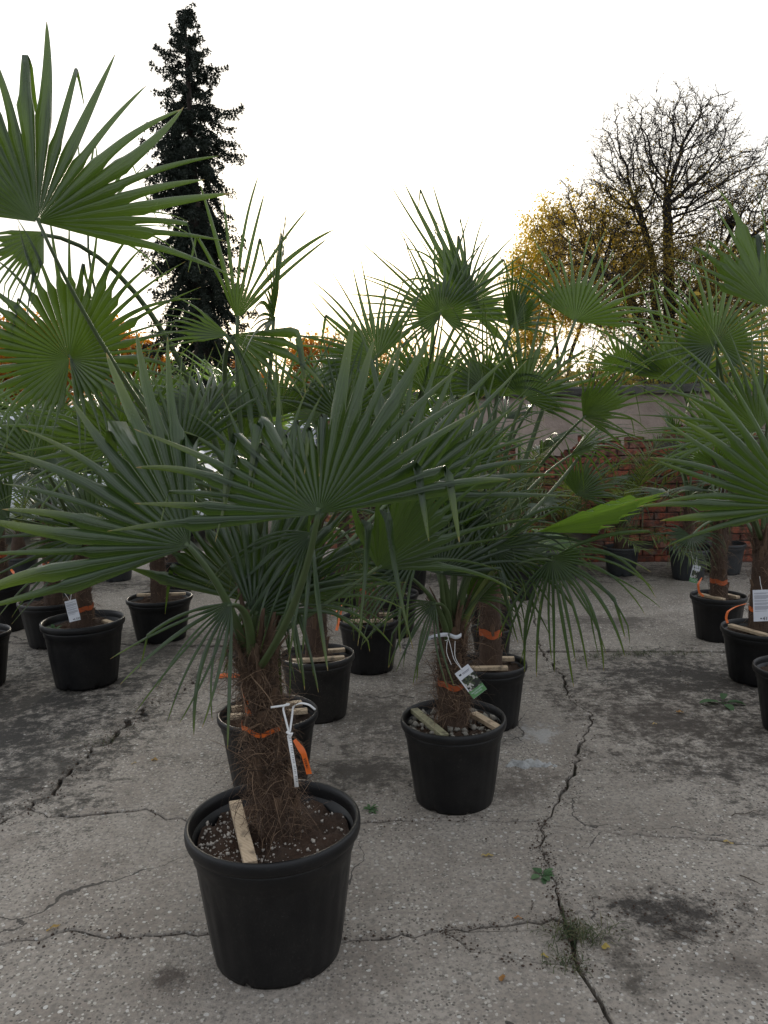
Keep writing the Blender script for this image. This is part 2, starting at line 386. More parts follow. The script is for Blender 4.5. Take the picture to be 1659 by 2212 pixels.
def mk_photo():
    t = NT('tag_picture'); P = t.objc()
    v = t.N('ShaderNodeTexVoronoi'); t.L(P, v.inputs['Vector']); v.inputs['Scale'].default_value = 130
    s = t.N('ShaderNodeSeparateColor'); t.L(v.outputs['Color'], s.inputs[0])
    t.col(t.ramp(s.outputs[0], [(0.0, (0.010, 0.012, 0.008)), (0.35, (0.03, 0.045, 0.02)), (0.6, (0.07, 0.085, 0.04)), (0.75, (0.42, 0.40, 0.37)), (1.0, (0.6, 0.58, 0.54))], 'CONSTANT')); t.rough(0.45); return t.m
M_PHOTO = mk_photo()
def mk_brick():
    t = NT('red_brick'); P = t.pos(); r = t.rnd()
    c = t.ramp(r, [(0, (0.16, 0.048, 0.028)), (0.45, (0.31, 0.080, 0.042)), (0.8, (0.40, 0.13, 0.065)), (1, (0.21, 0.095, 0.066))])
    n = t.noise(P, 16, 6, .7)
    c = t.mix(t.ramp(n, [(0.42, 0.85), (0.58, 0.0)]), c, (0.060, 0.036, 0.028)); c = t.mix(t.ramp(t.noise(P, 7, 5), [(0.55, 0.0), (0.72, 0.7)]), c, (0.21, 0.17, 0.14))
    t.col(c); t.rough(0.92); t.bump(t.noise(P, 60, 5), 0.9, 0.012); return t.m
M_BRICK = mk_brick()
def mk_mortar(name, a, b, s=12):
    t = NT(name); P = t.pos(); n = t.noise(P, s, 7, .7); big = t.noise(P, 1.8, 4)
    c = t.mix(n, a, b); c = t.mix(t.ramp(big, [(0.45, 0.0), (0.7, 0.75)]), c, [x * 0.45 for x in a])
    t.col(c); t.rough(0.95); t.bump(n, 0.8, 0.015); return t.m
M_MORT = mk_mortar('old_mortar', (0.075, 0.062, 0.052), (0.15, 0.13, 0.11))
M_PLAST = mk_mortar('pink_plaster', (0.33, 0.25, 0.21), (0.46, 0.36, 0.305), 22)
M_COPE = mk_mortar('mossy_coping', (0.045, 0.042, 0.035), (0.13, 0.125, 0.11), 18)
M_BARK = mk_fibre('grey_bark', (0.012, 0.010, 0.008), (0.060, 0.049, 0.040))
M_BARK_S = mk_fibre('spruce_bark', (0.013, 0.009, 0.007), (0.055, 0.038, 0.028))
M_NEEDLE = m_foliage('spruce_needles', [(0.014, 0.022, 0.016), (0.022, 0.034, 0.022), (0.040, 0.052, 0.034)], (0.02, 0.03, 0.012), 0.12)
M_YEL = m_foliage('yellow_leaves', [(0.26, 0.20, 0.035), (0.45, 0.33, 0.035), (0.66, 0.47, 0.045), (0.26, 0.27, 0.05)], (0.75, 0.52, 0.06), 0.6)
M_BRN = m_foliage('sparse_leaves', [(0.09, 0.055, 0.025), (0.24, 0.165, 0.03), (0.36, 0.25, 0.03), (0.12, 0.135, 0.03)], (0.5, 0.36, 0.05), 0.5)
M_ORG = m_foliage('orange_leaves', [(0.22, 0.075, 0.012), (0.38, 0.135, 0.012), (0.52, 0.22, 0.015), (0.26, 0.12, 0.02)], (0.9, 0.40, 0.03), 0.55)
M_BUSH = m_foliage('bush_leaves', [(0.06, 0.08, 0.02), (0.20, 0.16, 0.03), (0.30, 0.21, 0.03), (0.10, 0.12, 0.03)], (0.4, 0.31, 0.05), 0.45)
M_WEED = m_foliage('weed_leaves', [(0.035, 0.085, 0.03), (0.06, 0.13, 0.045), (0.09, 0.16, 0.07)], (0.12, 0.22, 0.03), 0.3)
M_GRASS = m_foliage('grass_blades', [(0.025, 0.04, 0.012), (0.05, 0.075, 0.02), (0.13, 0.11, 0.05)], (0.10, 0.13, 0.03), 0.3)
M_DRY = m_foliage('dry_leaf', [(0.30, 0.13, 0.04), (0.36, 0.27, 0.06), (0.42, 0.30, 0.11)], (0.4, 0.28, 0.05), 0.25)
M_PHX = m_leaf('feather_palm_leaf', (0.045, 0.075, 0.022), (0.095, 0.125, 0.032), (0.20, 0.25, 0.03), 0.3, (0.2, 0.15, 0.05))
def mk_paint(name, c):
    t = NT(name); t.col(c); t.rough(0.28); t.b.inputs['Coat Weight'].default_value = 0.6; t.b.inputs['Coat Roughness'].default_value = 0.08; return t.m
M_CAR = mk_paint('white_car_paint', (0.72, 0.74, 0.77))
M_GLASS = mk_paint('car_glass', (0.02, 0.024, 0.028))
M_TYRE = m_simple('tyre_rubber', (0.015, 0.015, 0.015), 0.8)
M_RIMM = m_simple('wheel_metal', (0.35, 0.35, 0.36), 0.35)
M_LAMP = m_simple('headlight_lens', (0.5, 0.52, 0.55), 0.15)
M_TWIG = m_simple('dry_twig', (0.055, 0.04, 0.028), 0.85, 0.4, 40)

# ------------------------------------------------------------------ ground
rg = np.random.default_rng(11)
S = 700.0
ground = add('ground', [[-S, -S, -.030], [S, -S, -.030], [S, S, -.030], [-S, S, -.030]], np.array([[0, 1, 2, 3]]), M_DIRT, smooth=False)
tag(ground, 'dark dirt ground showing in the joints between the concrete slabs', 'ground', kind='structure')

def W_(p):
    return np.array(p[1:], float) if p[0] == 'w' else gnd(*p)[:2]
def line(pts, step=0.035, amp=0.007, big=0.02):
    P = [W_(p) for p in pts]; out = []
    for a, b in zip(P[:-1], P[1:]):
        L = np.linalg.norm(b - a); n = max(1, int(L / step)); d = (b - a) / max(L, 1e-6); nn = np.array([-d[1], d[0]])
        for k in range(n):
            f = k / n; q = a + (b - a) * f
            off = (rg.normal(0, amp) + big * mnoise.noise(Vector((q[0] * 5, q[1] * 5, 3.1)))) if k else 0.0
            out.append(q + nn * off)
    out.append(P[-1]); return np.array(out)
n1, n2, n3 = (62, 1747), (1175, 1778), (520, 1395)
n4, n5, n6, n7 = (1221, 1989), (1247, 2089), (1170, 1408), (956, 2012)
nE = ('w', -1.93, 2.10)
LN = dict(
    GDm=line([n1, (104, 1766), (176, 1763), (273, 1753), (317, 1747), (345, 1760), (392, 1766), (417, 1785), (600, 1790), (800, 1775), (900, 1772), (1050, 1773), n2]),
    GDr=line([n2, (1349, 1803), (1455, 1808), (1659, 1824), ('w', 7, 1.6)], amp=.004),
    Al1=line([n1, (0, 1778), nE], amp=.012), Al2=line([nE, ('w', -2.6, .3)]),
    Au=line([n1, (130, 1690), (190, 1630), (250, 1590), (330, 1520), (400, 1490), (440, 1450), n3], amp=.014, big=.04),
    C1=line([n2, (1165, 1829), (1188, 1880), (1206, 1936), n4]), C2=line([n4, (1241, 2058), n5]), C3=line([n5, (1272, 2124), (1323, 2212), ('w', .62, .3)]),
    Cu=line([n2, (1193, 1751), (1209, 1717), (1240, 1663), (1249, 1610), (1269, 1571), (1280, 1543), (1229, 1509), (1221, 1472), n6]),
    Bl=line([('w', -8, 6.2), n3]), Bm=line([n3, (700, 1402), (850, 1400), (1000, 1405), n6], amp=.003, big=.0), Br=line([n6, (1300, 1407), (1540, 1408), ('w', 8, 4.4)], amp=.003, big=.0),
    E1=line([nE, (0, 2042), (88, 2031), (151, 2009), (194, 2017), (235, 2026), (314, 2020), (376, 2017), (452, 2017), (640, 2040), (813, 2030), (895, 2025), n7]),
    E2=line([n7, (1032, 2002), (1140, 1989), n4]), F=line([n7, (1017, 2056), (1094, 2066), (1170, 2081), n5]),
    J1=line([n3, ('w', -.9, 7.5)]), J2=line([n6, ('w', 1.35, 7.3)]),
    K1=line([('w', -8, 8.2), ('w', -2.6, 7.6), ('w', -.9, 7.5)]), K2=line([('w', -.9, 7.5), ('w', 1.35, 7.3)]), K3=line([('w', 1.35, 7.3), ('w', 8, 6.6)]),
    O1=line([('w', -8, .3), ('w', -8, 6.2)], 1, 0, 0), O2=line([('w', 7, 1.6), ('w', 8, 4.4)], 1, 0, 0), O3=line([('w', -8, 6.2), ('w', -8, 8.2)], 1, 0, 0), O4=line([('w', 8, 4.4), ('w', 8, 6.6)], 1, 0, 0),
    Q1=line([('w', -2.6, .3), ('w', -8, .3)], 1, 0, 0), Q2=line([('w', .62, .3), ('w', -2.6, .3)], 1, 0, 0), Q3=line([('w', 7, 1.6), ('w', 7, .3), ('w', .62, .3)], 1, 0, 0),
    J3=line([('w', -.9, 7.5), ('w', -.7, 9.6)]), T1=line([('w', -8, 8.2), ('w', -8, 9.9), ('w', -.7, 9.6)], 1, 0, 0), T2=line([('w', -.7, 9.6), ('w', 8, 9.0), ('w', 8, 6.6)], 1, 0, 0))
GAP = dict(GDm=.0035, GDr=.0035, Al1=.013, Al2=.008, Au=.014, C1=.0045, C2=.008, C3=.009, Cu=.0042, Bl=.004, Bm=.0035, Br=.004, E1=.0035, E2=.0035, F=.003)
def slab(spec, z):
    P, G = [], []
    for s in spec:
        rv = s[0] == '-'; k = s.lstrip('-'); q = LN[k][::-1] if rv else LN[k]
        P += list(q[:-1]); G += [GAP.get(k, .004)] * (len(q) - 1)
    P = np.array(P); G = np.array(G)
    area = 0.5 * np.sum(P[:, 0] * np.roll(P[:, 1], -1) - P[:, 1] * np.roll(P[:, 0], -1))
    if area < 0: P = P[::-1]; G = G[::-1]
    tg = unit(np.roll(P, -1, 0) - np.roll(P, 1, 0)); nn = np.stack([-tg[:, 1], tg[:, 0]], 1)
    wn_ = np.array([1 + 1.5 * mnoise.noise(Vector((a * 3.3, b * 3.3, 5.5))) for a, b in P])
    Pi = P + nn * (G * np.clip(wn_ * rg.uniform(.55, 1.45, len(G)), .15, 2.6))[:, None]
    n = len(Pi); top = [Vector((a, b, 0)) for a, b in Pi]
    tri = tessellate_polygon([top])
    edge = Pi + nn * .004
    V = [(a, b, z) for a, b in edge] + [(a, b, z - .004) for a, b in Pi] + [(a, b, -.045) for a, b in Pi]
    F = []
    for t in tri:
        a, b, c = (np.array(V[i][:2]) for i in t)
        cr = (b[0] - a[0]) * (c[1] - a[1]) - (b[1] - a[1]) * (c[0] - a[0])
        F.append(list(t) if cr > 0 else list(t)[::-1])
    for i in range(n):
        j = (i + 1) % n
        F.append([n + i, n + j, j, i]); F.append([2 * n + i, 2 * n + j, n + j, n + i])
    return add('slab', V, F, M_CONC, ground, smooth=False)
for spec, z in ((['GDm', 'C1', '-E2', '-E1', '-Al1'], 0.0), (['E2', 'C2', '-F'], -.003), (['E1', 'F', 'C3', 'Q2', '-Al2'], .001), (['GDr', 'Q3', '-C3', '-C2', '-C1'], -.002),
                (['Au', 'Bm', '-Cu', '-GDm'], .002), (['Cu', 'Br', '-O2', '-GDr'], -.003), (['Bl', '-Au', 'Al1', 'Al2', 'Q1', 'O1'], -.006),
                (['-J1', '-Bl', 'O3', 'K1'], .003), (['Bm', 'J2', '-K2', '-J1'], .006), (['Br', 'O4', '-K3', '-J2'], .005),
                (['K1', 'J3', '-T1'], .002), (['K2', 'K3', '-T2', '-J3'], .003)):
    slab(spec, z)

# ------------------------------------------------------------------ pots
def make_pot(x, y, R, h, label, group, mat=M_POT, soil=0.86, bits=0, bitmat=None, bitsize=.006, seed=0, rot=0.0, tilt=(0, 0), z0=0.004):
    r = np.random.default_rng(seed + 900)
    root = thing('plant_pot', label, 'pot', (x, y, z0), group); c = (x, y, z0)
    sides = 96
    prof = [(.66 * R, .035 * h), (.735 * R, 0.0), (.745 * R, .03 * h), (.768 * R, .12 * h), (.828 * R, .40 * h), (.88 * R, .66 * h), (.902 * R, .775 * h), (.925 * R, .795 * h), (.938 * R, .86 * h), (.945 * R, .905 * h)]
    inner = [(.915 * R, .905 * h), (.885 * R, .70 * h), (.74 * R, .08 * h), (0.02 * R, .06 * h)]
    def mod(k, a):
        if 2 <= k <= 6:
            w = (np.cos((a + rot) * 24) > 0.55).astype(float) * 0.009
            return 1.0 - w * (1.0 if 3 <= k <= 5 else 0.4)
        return 1.0
    def zmod(k, a):
        if k == 1: return .055 * h * (np.cos((a + rot) * 7) > 0.93)
        return 0.0
    V, F = lathe(prof + inner, c, sides, mod, zmod)
    body = add('pot_body', V, F, mat, root)
    lip = [(.948 * R, .895 * h), (.985 * R, .90 * h), (.998 * R, .925 * h), (1.0 * R, .955 * h), (.995 * R, .985 * h), (.98 * R, 1.0 * h), (.955 * R, 1.0 * h), (.938 * R, .985 * h), (.925 * R, .95 * h), (.914 * R, .895 * h)]
    wob = r.uniform(0, 6.28)
    V, F = lathe(lip, c, sides, lambda k, a: 1 + .006 * np.cos(2 * a + wob))
    add('pot_rim', V, F, mat, root)
    # soil
    rings, sg = 24, 72; sz = soil * h; V = [[x, y, z0 + sz + .012]]; rs = (.70 + .21 * soil) * R
    for k in range(1, rings + 1):
        for i in range(sg):
            a = i * 2 * math.pi / sg; rr = rs * k / rings; px, py = x + rr * math.cos(a), y + rr * math.sin(a)
            hh = .024 * mnoise.noise(Vector((px * 18, py * 18, seed))) + .016 * mnoise.noise(Vector((px * 55, py * 55, seed))) + .012 * (1 - k / rings)
            V.append([px, py, z0 + sz + hh])
    F = [[0, 1 + i, 1 + (i + 1) % sg] for i in range(sg)]
    for k in range(rings - 1):
        for i in range(sg):
            j = (i + 1) % sg; F.append([1 + k * sg + i, 1 + (k + 1) * sg + i, 1 + (k + 1) * sg + j, 1 + k * sg + j])
    so = add('soil', V, F, M_SOIL, root)
    if bits:
        Vs, Fs = [], []
        oc = np.array([[1, 0, 0], [-1, 0, 0], [0, 1, 0], [0, -1, 0], [0, 0, 1], [0, 0, -1], [.6, .6, .4], [-.6, -.6, .4]], float)
        of = np.array([[0, 2, 4], [2, 1, 4], [1, 3, 4], [3, 0, 4], [2, 0, 5], [1, 2, 5], [3, 1, 5], [0, 3, 5]])
        for k in range(bits):
            a = r.uniform(0, 6.283); rr = rs * math.sqrt(r.uniform(.1, .93))
            cen = np.array([r.normal(2.6, .55) if (k % 3 and bits > 400) else a][0])
            px, py = x + rr * math.cos(a if bits < 400 else (a if k % 3 == 0 else r.normal(3.7, .75))), y + rr * math.sin(a)
            if bits >= 400 and k % 3: aa = r.normal(3.75, .7); px, py = x + rr * math.cos(aa), y + rr * math.sin(aa)
            s = bitsize * (.35 + 1.25 * r.random() ** 2)
            v = oc[:6] * s * r.uniform(.6, 1.3, (6, 3)); q = Matrix.Rotation(r.uniform(0, 6), 3, Vector(r.normal(size=3)).normalized())
            v = v @ np.array(q).T + np.array([px, py, z0 + sz + .010 + .012 * (1 - rr / rs) + .024 * mnoise.noise(Vector((px * 18, py * 18, seed)))])
            Vs.append((v, of))
        V, F = merge(Vs); add('perlite_grains', V, F, bitmat or M_PERL, root, smooth=False, kind='stuff')
    if tilt != (0, 0): root.rotation_euler = (rad(tilt[0]), rad(tilt[1]), 0)
    return root, z0 + sz

# ------------------------------------------------------------------ palms
def leaf_geo(hub, a, n, R, W, ns, r, fuse=.36, droop=.4, pbr=.12, cup=.20, rows=12, breaks=None, taper=.92, shrink=.34, bendn=0.0):
    a = unit(a); n = np.asarray(n, float); n = unit(n - a * (n @ a)); s = np.cross(a, n)
    W = rad(W); th = np.linspace(-W / 2, W / 2, ns); D = W / max(1, ns - 1)
    d = np.cos(th)[:, None] * a + np.sin(th)[:, None] * s + (cup * (1 - np.cos(th)))[:, None] * n
    d = unit(d); side0 = unit(np.cross(n[None], d)); d0 = d.copy()
    L = R * (.80 + .20 * np.cos(th * .62)) * r.uniform(.84, 1.06, ns)
    fu = np.clip(fuse * r.uniform(.75, 1.25, ns), .14, .75)
    nf = 4; K = nf + rows - 3
    fr = np.linspace(0, 1, rows - 2)[1:]
    t = np.concatenate([np.stack([fu * k for k in (.015, .36, .7, 1.0)], 1), fu[:, None] + (1 - fu)[:, None] * fr[None, :]], axis=1)
    K = t.shape[1]
    dr = droop * r.uniform(.45, 1.5, ns) * (1 + .35 * np.abs(th) / 1.6)
    brk = r.random(ns) < pbr; tb = r.uniform(.55, .86, ns)
    if breaks is not None:
        for bk in breaks:
            i = min(bk[0], ns - 1); brk[i] = True; tb[i] = bk[1]
            if len(bk) > 2: L[i] *= bk[2]
    sharp = r.uniform(.05, .45, ns)
    if bendn > 0: sharp = sharp * .12
    wj = r.uniform(.62, 1.15, ns)
    lat = r.normal(0, .34, ns); twist = r.normal(0, .35, ns)
    pos = np.zeros((ns, K, 3)); dirs = np.zeros((ns, K, 3)); done = np.zeros(ns, bool)
    p = hub + d * (t[:, 0] * L)[:, None]; pos[:, 0] = p; dirs[:, 0] = d
    g = np.array([0, 0, -1.0])
    for k in range(1, K):
        dt = t[:, k] - t[:, k - 1]
        if k >= nf:
            d = d + g * (dr * dt * 1.5)[:, None] + side0 * (lat * dt)[:, None]
            hit = brk & (~done) & (t[:, k - 1] >= tb)
            d = np.where(hit[:, None], g + n * bendn + d * sharp[:, None] + d0 * .12, d); done |= hit
            d = unit(d)
        p = p + d * (dt * L)[:, None]; pos[:, k] = p; dirs[:, k] = d
    q = np.clip((t - fu[:, None]) / (1 - fu)[:, None], 0, 1)
    wcap = np.maximum(fu, .42)[:, None]
    hw = np.where(t <= fu[:, None] + 1e-6, np.tan(D / 2) * L[:, None] * t, np.tan(D / 2) * L[:, None] * np.minimum(t, wcap) * (.05 + .95 * (1 - q) ** taper) * (1 - shrink * np.clip(q * 9, 0, 1)) * wj[:, None])
    side = side0[:, None] - dirs * np.sum(side0[:, None] * dirs, -1, keepdims=True); side = unit(side)
    nl = np.cross(dirs, side)
    tw = (twist[:, None] * q)[..., None]; side2 = side * np.cos(tw) + nl * np.sin(tw); nl = np.cross(dirs, side2)
    fold = (.95 - .5 * np.clip(q * 2.5, 0, 1))[..., None]
    e0 = pos - side2 * hw[..., None] - nl * hw[..., None] * fold
    e1 = pos + side2 * hw[..., None] - nl * hw[..., None] * fold
    cc = pos + nl * hw[..., None] * fold
    V = np.stack([e0, cc, e1], 2)
    idx = np.arange(ns * K * 3).reshape(ns, K, 3)
    f1 = np.stack([idx[:, :-1, 0], idx[:, :-1, 1], idx[:, 1:, 1], idx[:, 1:, 0]], -1).reshape(-1, 4)
    f2 = np.stack([idx[:, :-1, 1], idx[:, :-1, 2], idx[:, 1:, 2], idx[:, 1:, 1]], -1).reshape(-1, 4)
    T = np.repeat(t[:, :, None], 3, 2); Uu = np.broadcast_to(np.array([1., 0, 1]), T.shape); Rr = np.broadcast_to(r.random(ns)[:, None, None], T.shape)
    return V.reshape(-1, 3), np.concatenate([f1, f2]), dict(t=T.ravel(), u=Uu.ravel(), r=Rr.ravel())

def add_leaf(root, crown, hub, a, n, R, W, ns, r, mat=None, pr=.0095, **kw):
    mat = mat or M_LEAF
    V, F, A = leaf_geo(hub, a, n, R, W, ns, r, **kw)
    o = add('leaf', V, F, mat, root, attrs=A)
    L = np.linalg.norm(hub - crown); a = unit(a)
    mid = (crown + hub) / 2 + np.array([0, 0, .10 * L]) - (a * .08 * L) * 0 
    mid = mid * .55 + .45 * (hub - a * L * .5)
    P = bez(crown, mid, hub + a * .015, 14); q = np.linspace(0, 1, 14)
    V, F = tube(P, pr * (1.55 - .8 * q), 6, .62)
    add('petiole', V, F, M_PET_Y if mat is M_LEAF_Y else M_PET, o)
    return o

def man_leaf(spec):
    hx, hy, z, deg, tilt, face, Rpx, W, droop, pbr, ns = spec[:11]
    ns = max(5, int(round(W / 7.6)))
    hub = at(hx, hy, z); al, tl, fc = rad(deg), rad(tilt), rad(face)
    a = math.cos(tl) * (math.cos(al) * C_R + math.sin(al) * C_U) - math.sin(tl) * C_F
    b = -C_F; n = unit(b - a * (b @ a)); s = np.cross(a, n)
    n = n * math.cos(fc) + s * math.sin(fc)
    kw = spec[11] if len(spec) > 11 else {}
    return hub, a, n, Rpx * z / FPX, W, droop, pbr, ns, kw

def make_palm(x, y, z, H, tr, label, seed, manual=(), nrand=0, fibres=500, plen=.7, Rr=.5, lean=(0, 0), elmin=0, avoid=None, ns=34, group='fan palms in pots', rows=12, stubs=10, bases=10):
    r = np.random.default_rng(seed); tr = tr if tr < .0525 else tr * .84
    root = thing('fan_palm', label, 'palm', (x, y, z), group)
    top = np.array([x + lean[0], y + lean[1], z + H]); bot = np.array([x, y, z - .02])
    K, sd_ = 26, 28; V = np.zeros((K, sd_, 3))
    for k in range(K):
        f = k / (K - 1); cpt = bot + (top - bot) * f
        base = tr * (1.16 - .30 * f + .16 * math.exp(-f * 9) - .30 * max(0, f - .88) / .12)
        for i in range(sd_):
            a = i * 2 * math.pi / sd_
            bump_ = 1 + .11 * mnoise.noise(Vector((math.cos(a) * 2.2, math.sin(a) * 2.2, f * 7 + seed))) + .07 * mnoise.noise(Vector((math.cos(a) * 7, math.sin(a) * 7, f * 26 + seed)))
            bump_ += .05 * math.sin((f * 9 + a / 6.283 * 3) * 6.283) * (f > .15)
            V[k, i] = cpt + base * bump_ * np.array([math.cos(a), math.sin(a), 0])
    i = np.arange(sd_); j = (i + 1) % sd_
    F = np.concatenate([np.stack([k * sd_ + i, k * sd_ + j, (k + 1) * sd_ + j, (k + 1) * sd_ + i], 1) for k in range(K - 1)])
    trunk = add('trunk', V.reshape(-1, 3), F, M_TRUNK, root)
    # loose fibre hanging round the trunk
    n = fibres; f0 = r.uniform(.02, 1.0, n) ** .9; a0 = r.uniform(0, 6.283, n)
    rr = tr * (1.14 - .30 * f0); p = bot + (top - bot) * f0[:, None] + np.stack([np.cos(a0) * rr, np.sin(a0) * rr, np.zeros(n)], 1)
    rd = np.stack([np.cos(a0), np.sin(a0), np.zeros(n)], 1); tgv = np.stack([-np.sin(a0), np.cos(a0), np.zeros(n)], 1)
    dv = unit(rd * r.uniform(.02, .75, n)[:, None] + tgv * r.normal(0, .8, n)[:, None] + np.array([0, 0, 1.]) * r.normal(.25, .75, n)[:, None])
    ln_ = r.uniform(.03, .10, n) * (1 + .9 * (r.random(n) > .85)); P0, P1, R0, R1, RA = [], [], [], [], []
    w = r.uniform(.0005, .0015, n) * (1 + 1.2 * (r.random(n) > .93)); col_r = r.random(n)
    for k in range(5):
        q = p + dv * (ln_ / 5)[:, None]
        P0.append(p); P1.append(q); R0.append(w * (1 - k * .16)); R1.append(w * (1 - (k + 1) * .16)); RA.append(col_r)
        dv = unit(dv + np.array([0, 0, -1.]) * r.uniform(.0, .4, n)[:, None] - rd * .12 + r.normal(0, .16, (n, 3))); p = q
    V, F = sticks(np.concatenate(P0), np.concatenate(P1), np.concatenate(R0), np.concatenate(R1), 3)
    add('trunk_fibre', V, F, M_HAIR, trunk, attrs=dict(r=np.repeat(np.concatenate(RA), 6)), kind='stuff')
    # split brown sheaths round the crown
    for k in range(stubs):
        a = k * 2.4 + r.uniform(-.3, .3); dd = np.array([math.cos(a), math.sin(a), 0]); tt = np.array([-math.sin(a), math.cos(a), 0])
        b0 = bot + (top - bot) * r.uniform(.72, .95) + dd * tr * .72; hgt = r.uniform(.10, .21); wd = r.uniform(.012, .022)
        V = []; nK = 6
        for q in range(nK):
            f = q / (nK - 1); c = b0 + np.array([0, 0, hgt * f]) + dd * (.012 + .055 * f * f); ww = wd * (1 - .75 * f); th_ = .004 * (1 - .5 * f)
            V += [c - tt * ww - dd * th_, c + dd * th_, c + tt * ww - dd * th_, c - dd * th_ * 1.6]
        F = []
        for q in range(nK - 1):
            for m in range(4): F.append([q * 4 + m, q * 4 + (m + 1) % 4, q * 4 + 4 + (m + 1) % 4, q * 4 + 4 + m])
        F += [[3, 2, 1, 0], [(nK - 1) * 4 + m for m in range(4)]]
        add('leaf_sheath', V, F, M_SHEATH, root)
    for k in range(bases):
        f = .10 + .80 * k / max(1, bases - 1) + r.uniform(-.02, .02); a = k * 2.4 + r.uniform(-.25, .25); dd = np.array([math.cos(a), math.sin(a), 0]); tt = np.array([-math.sin(a), math.cos(a), 0]); rb = tr * (1.10 - .30 * f)
        b0 = bot + (top - bot) * f + dd * rb * .86; hgt = r.uniform(.05, .10); wd = r.uniform(.016, .028) * tr / .05; V = []; nK = 5
        for q in range(nK):
            g = q / (nK - 1); c = b0 + np.array([0, 0, hgt * g]) + dd * (.004 + .016 * g); ww = wd * (1 - .55 * g) * r.uniform(.85, 1.1); th_ = .006 * (1 - .3 * g)
            V += [c - tt * ww - dd * .006, c + dd * th_ - tt * ww * .3, c + dd * th_ + tt * ww * .4, c + tt * ww - dd * .006]
        F = []
        for q in range(nK - 1):
            for m in range(4): F.append([q * 4 + m, q * 4 + (m + 1) % 4, q * 4 + 4 + (m + 1) % 4, q * 4 + 4 + m])
        F += [[3, 2, 1, 0], [(nK - 1) * 4 + m for m in range(4)]]
        V = np.array(V) + r.normal(0, .0012, (len(V), 3)); add('leaf_base', V, F, M_SHEATH, root, smooth=False)
    def crown_pt(hub):
        dd = hub - top; dd[2] = 0; L = np.linalg.norm(dd); dd = dd / (L + 1e-6)
        return top + dd * tr * .55 * min(1, L / .2) - np.array([0, 0, r.uniform(.02, .12)])
    for sp in manual:
        hub, a, nn, R, W, droop, pbr, ns_, kw = man_leaf(sp); kw = dict(kw); m = M_LEAF_Y if kw.pop('young', 0) else None
        add_leaf(root, crown_pt(hub.copy()), hub, a, nn, R, W, ns_, r, mat=m, droop=droop, pbr=pbr, rows=14, **kw)
    k = 0; az0 = r.uniform(0, 6.28); cnt = 0
    while cnt < nrand and k < 200:
        f = cnt / max(1, nrand - 1); az = az0 + k * 2.39996 + r.uniform(-.25, .25); k += 1
        el = rad(84 - (84 - elmin) * f + r.uniform(-8, 8))
        hd = np.array([math.cos(az), math.sin(az), 0.0])
        if avoid is not None and hd @ np.array([avoid[0], avoid[1], 0]) > avoid[2]:
            if el < rad(74): continue
        pl = plen * r.uniform(.72, 1.12) * (1 - .15 * f)
        dirv = hd * math.cos(el) + np.array([0, 0, 1]) * math.sin(el)
        hub = top + dirv * pl + np.array([0, 0, -.06 * f]); el2 = el - rad(r.uniform(6, 34)) * (.4 + f)
        a = hd * math.cos(el2) + np.array([0, 0, 1]) * math.sin(el2); a = a + r.normal(0, .14, 3)
        nn = np.array([0, 0, 1.0]) - hd * .35 * math.sin(el2) + r.normal(0, .30, 3)
        young = r.random() < .10; Wd = r.uniform(110, 235)
        add_leaf(root, crown_pt(hub.copy()), hub, a, nn, Rr * r.uniform(.82, 1.1), Wd, int(Wd / 8), r, mat=M_LEAF_Y if young else None,
                 droop=r.uniform(.15, .6) + .6 * f, pbr=r.uniform(.05, .35), cup=r.uniform(.05, .5), rows=rows, fuse=r.uniform(.20, .36))
        cnt += 1
    return root, top

BP = 'pots standing on the concrete yard'
POTS = {}
def P(key, x, y, R, h, label, **kw): POTS[key] = (x, y, R, h) + make_pot(x, y, R, h, label, BP, seed=len(POTS), **kw)
P('P1', -.338, 2.105, .249, .392, 'large black ribbed plastic pot, widest rim, soil dotted with white perlite grains', bits=420, bitsize=.0046, rot=.1, soil=.85)
P('P2', .26, 2.99, .213, .338, 'black plastic pot with pale pumice stones and a greenish weathered batten inside', bits=190, bitmat=M_CLAY, bitsize=.013, rot=.4)
P('P3', -.515, 3.17, .214, .31, 'black plastic pot partly hidden directly behind the large perlite-dotted pot')
P('P4', -.37, 3.94, .198, .33, 'dusty brown-stained black pot standing between two rows of black pots', mat=mk_pot('dusty_pot_plastic', (0.010, 0.0095, 0.009), (0.036, 0.031, 0.026)))
P('P5', -.11, 4.70, .196, .325, 'black pot with two pale battens and an orange ribbon tail over its rim')
P('P6', .06, 5.48, .177, .315, 'black pot with rough gravelly soil behind the pot with the ribbon tail', bits=90, bitmat=M_CLAY, bitsize=.010)
P('P7', .52, 3.77, .182, .315, 'black pot just behind the pumice-topped pot, two brown battens inside')
P('P8', .65, 4.66, .128, .255, 'small narrow black pot with lumpy dark soil, tucked in the middle row', bits=60, bitmat=M_SOIL, bitsize=.014)
P('P9', .76, 5.46, .179, .278, 'black pot at the far end of the middle row before the open concrete')
P('L1', -1.84, 4.57, .243, .39, 'big black pot with small weeds in its soil beside the wide dirt joint')
P('L2', -2.41, 5.48, .247, .322, 'low wide black pot behind the weedy big pot')
P('L3', -3.0, 5.91, .22, .386, 'tall black pot beside the low wide one, orange ribbon above it')
P('L4', -1.66, 5.54, .236, .31, 'black pot with pale battens standing alone past the dirt joint')
P('L0', -2.50, 4.55, .21, .33, 'black pot mostly out of view next to the weedy big pot')
P('R1', 2.16, 4.34, .216, .306, 'black pot holding the palm with the handwritten price card')
P('R2', 2.29, 5.20, .183, .306, 'black pot with two diagonal battens and an orange ribbon hanging inside')
P('R3', 1.98, 3.60, .20, .31, 'black pot with a scuffed rim next to the fallen leafy weed')
P('R0', 2.90, 7.26, .185, .29, 'plain dark grey pot near the foot of the brick wall', mat=M_POT_G)
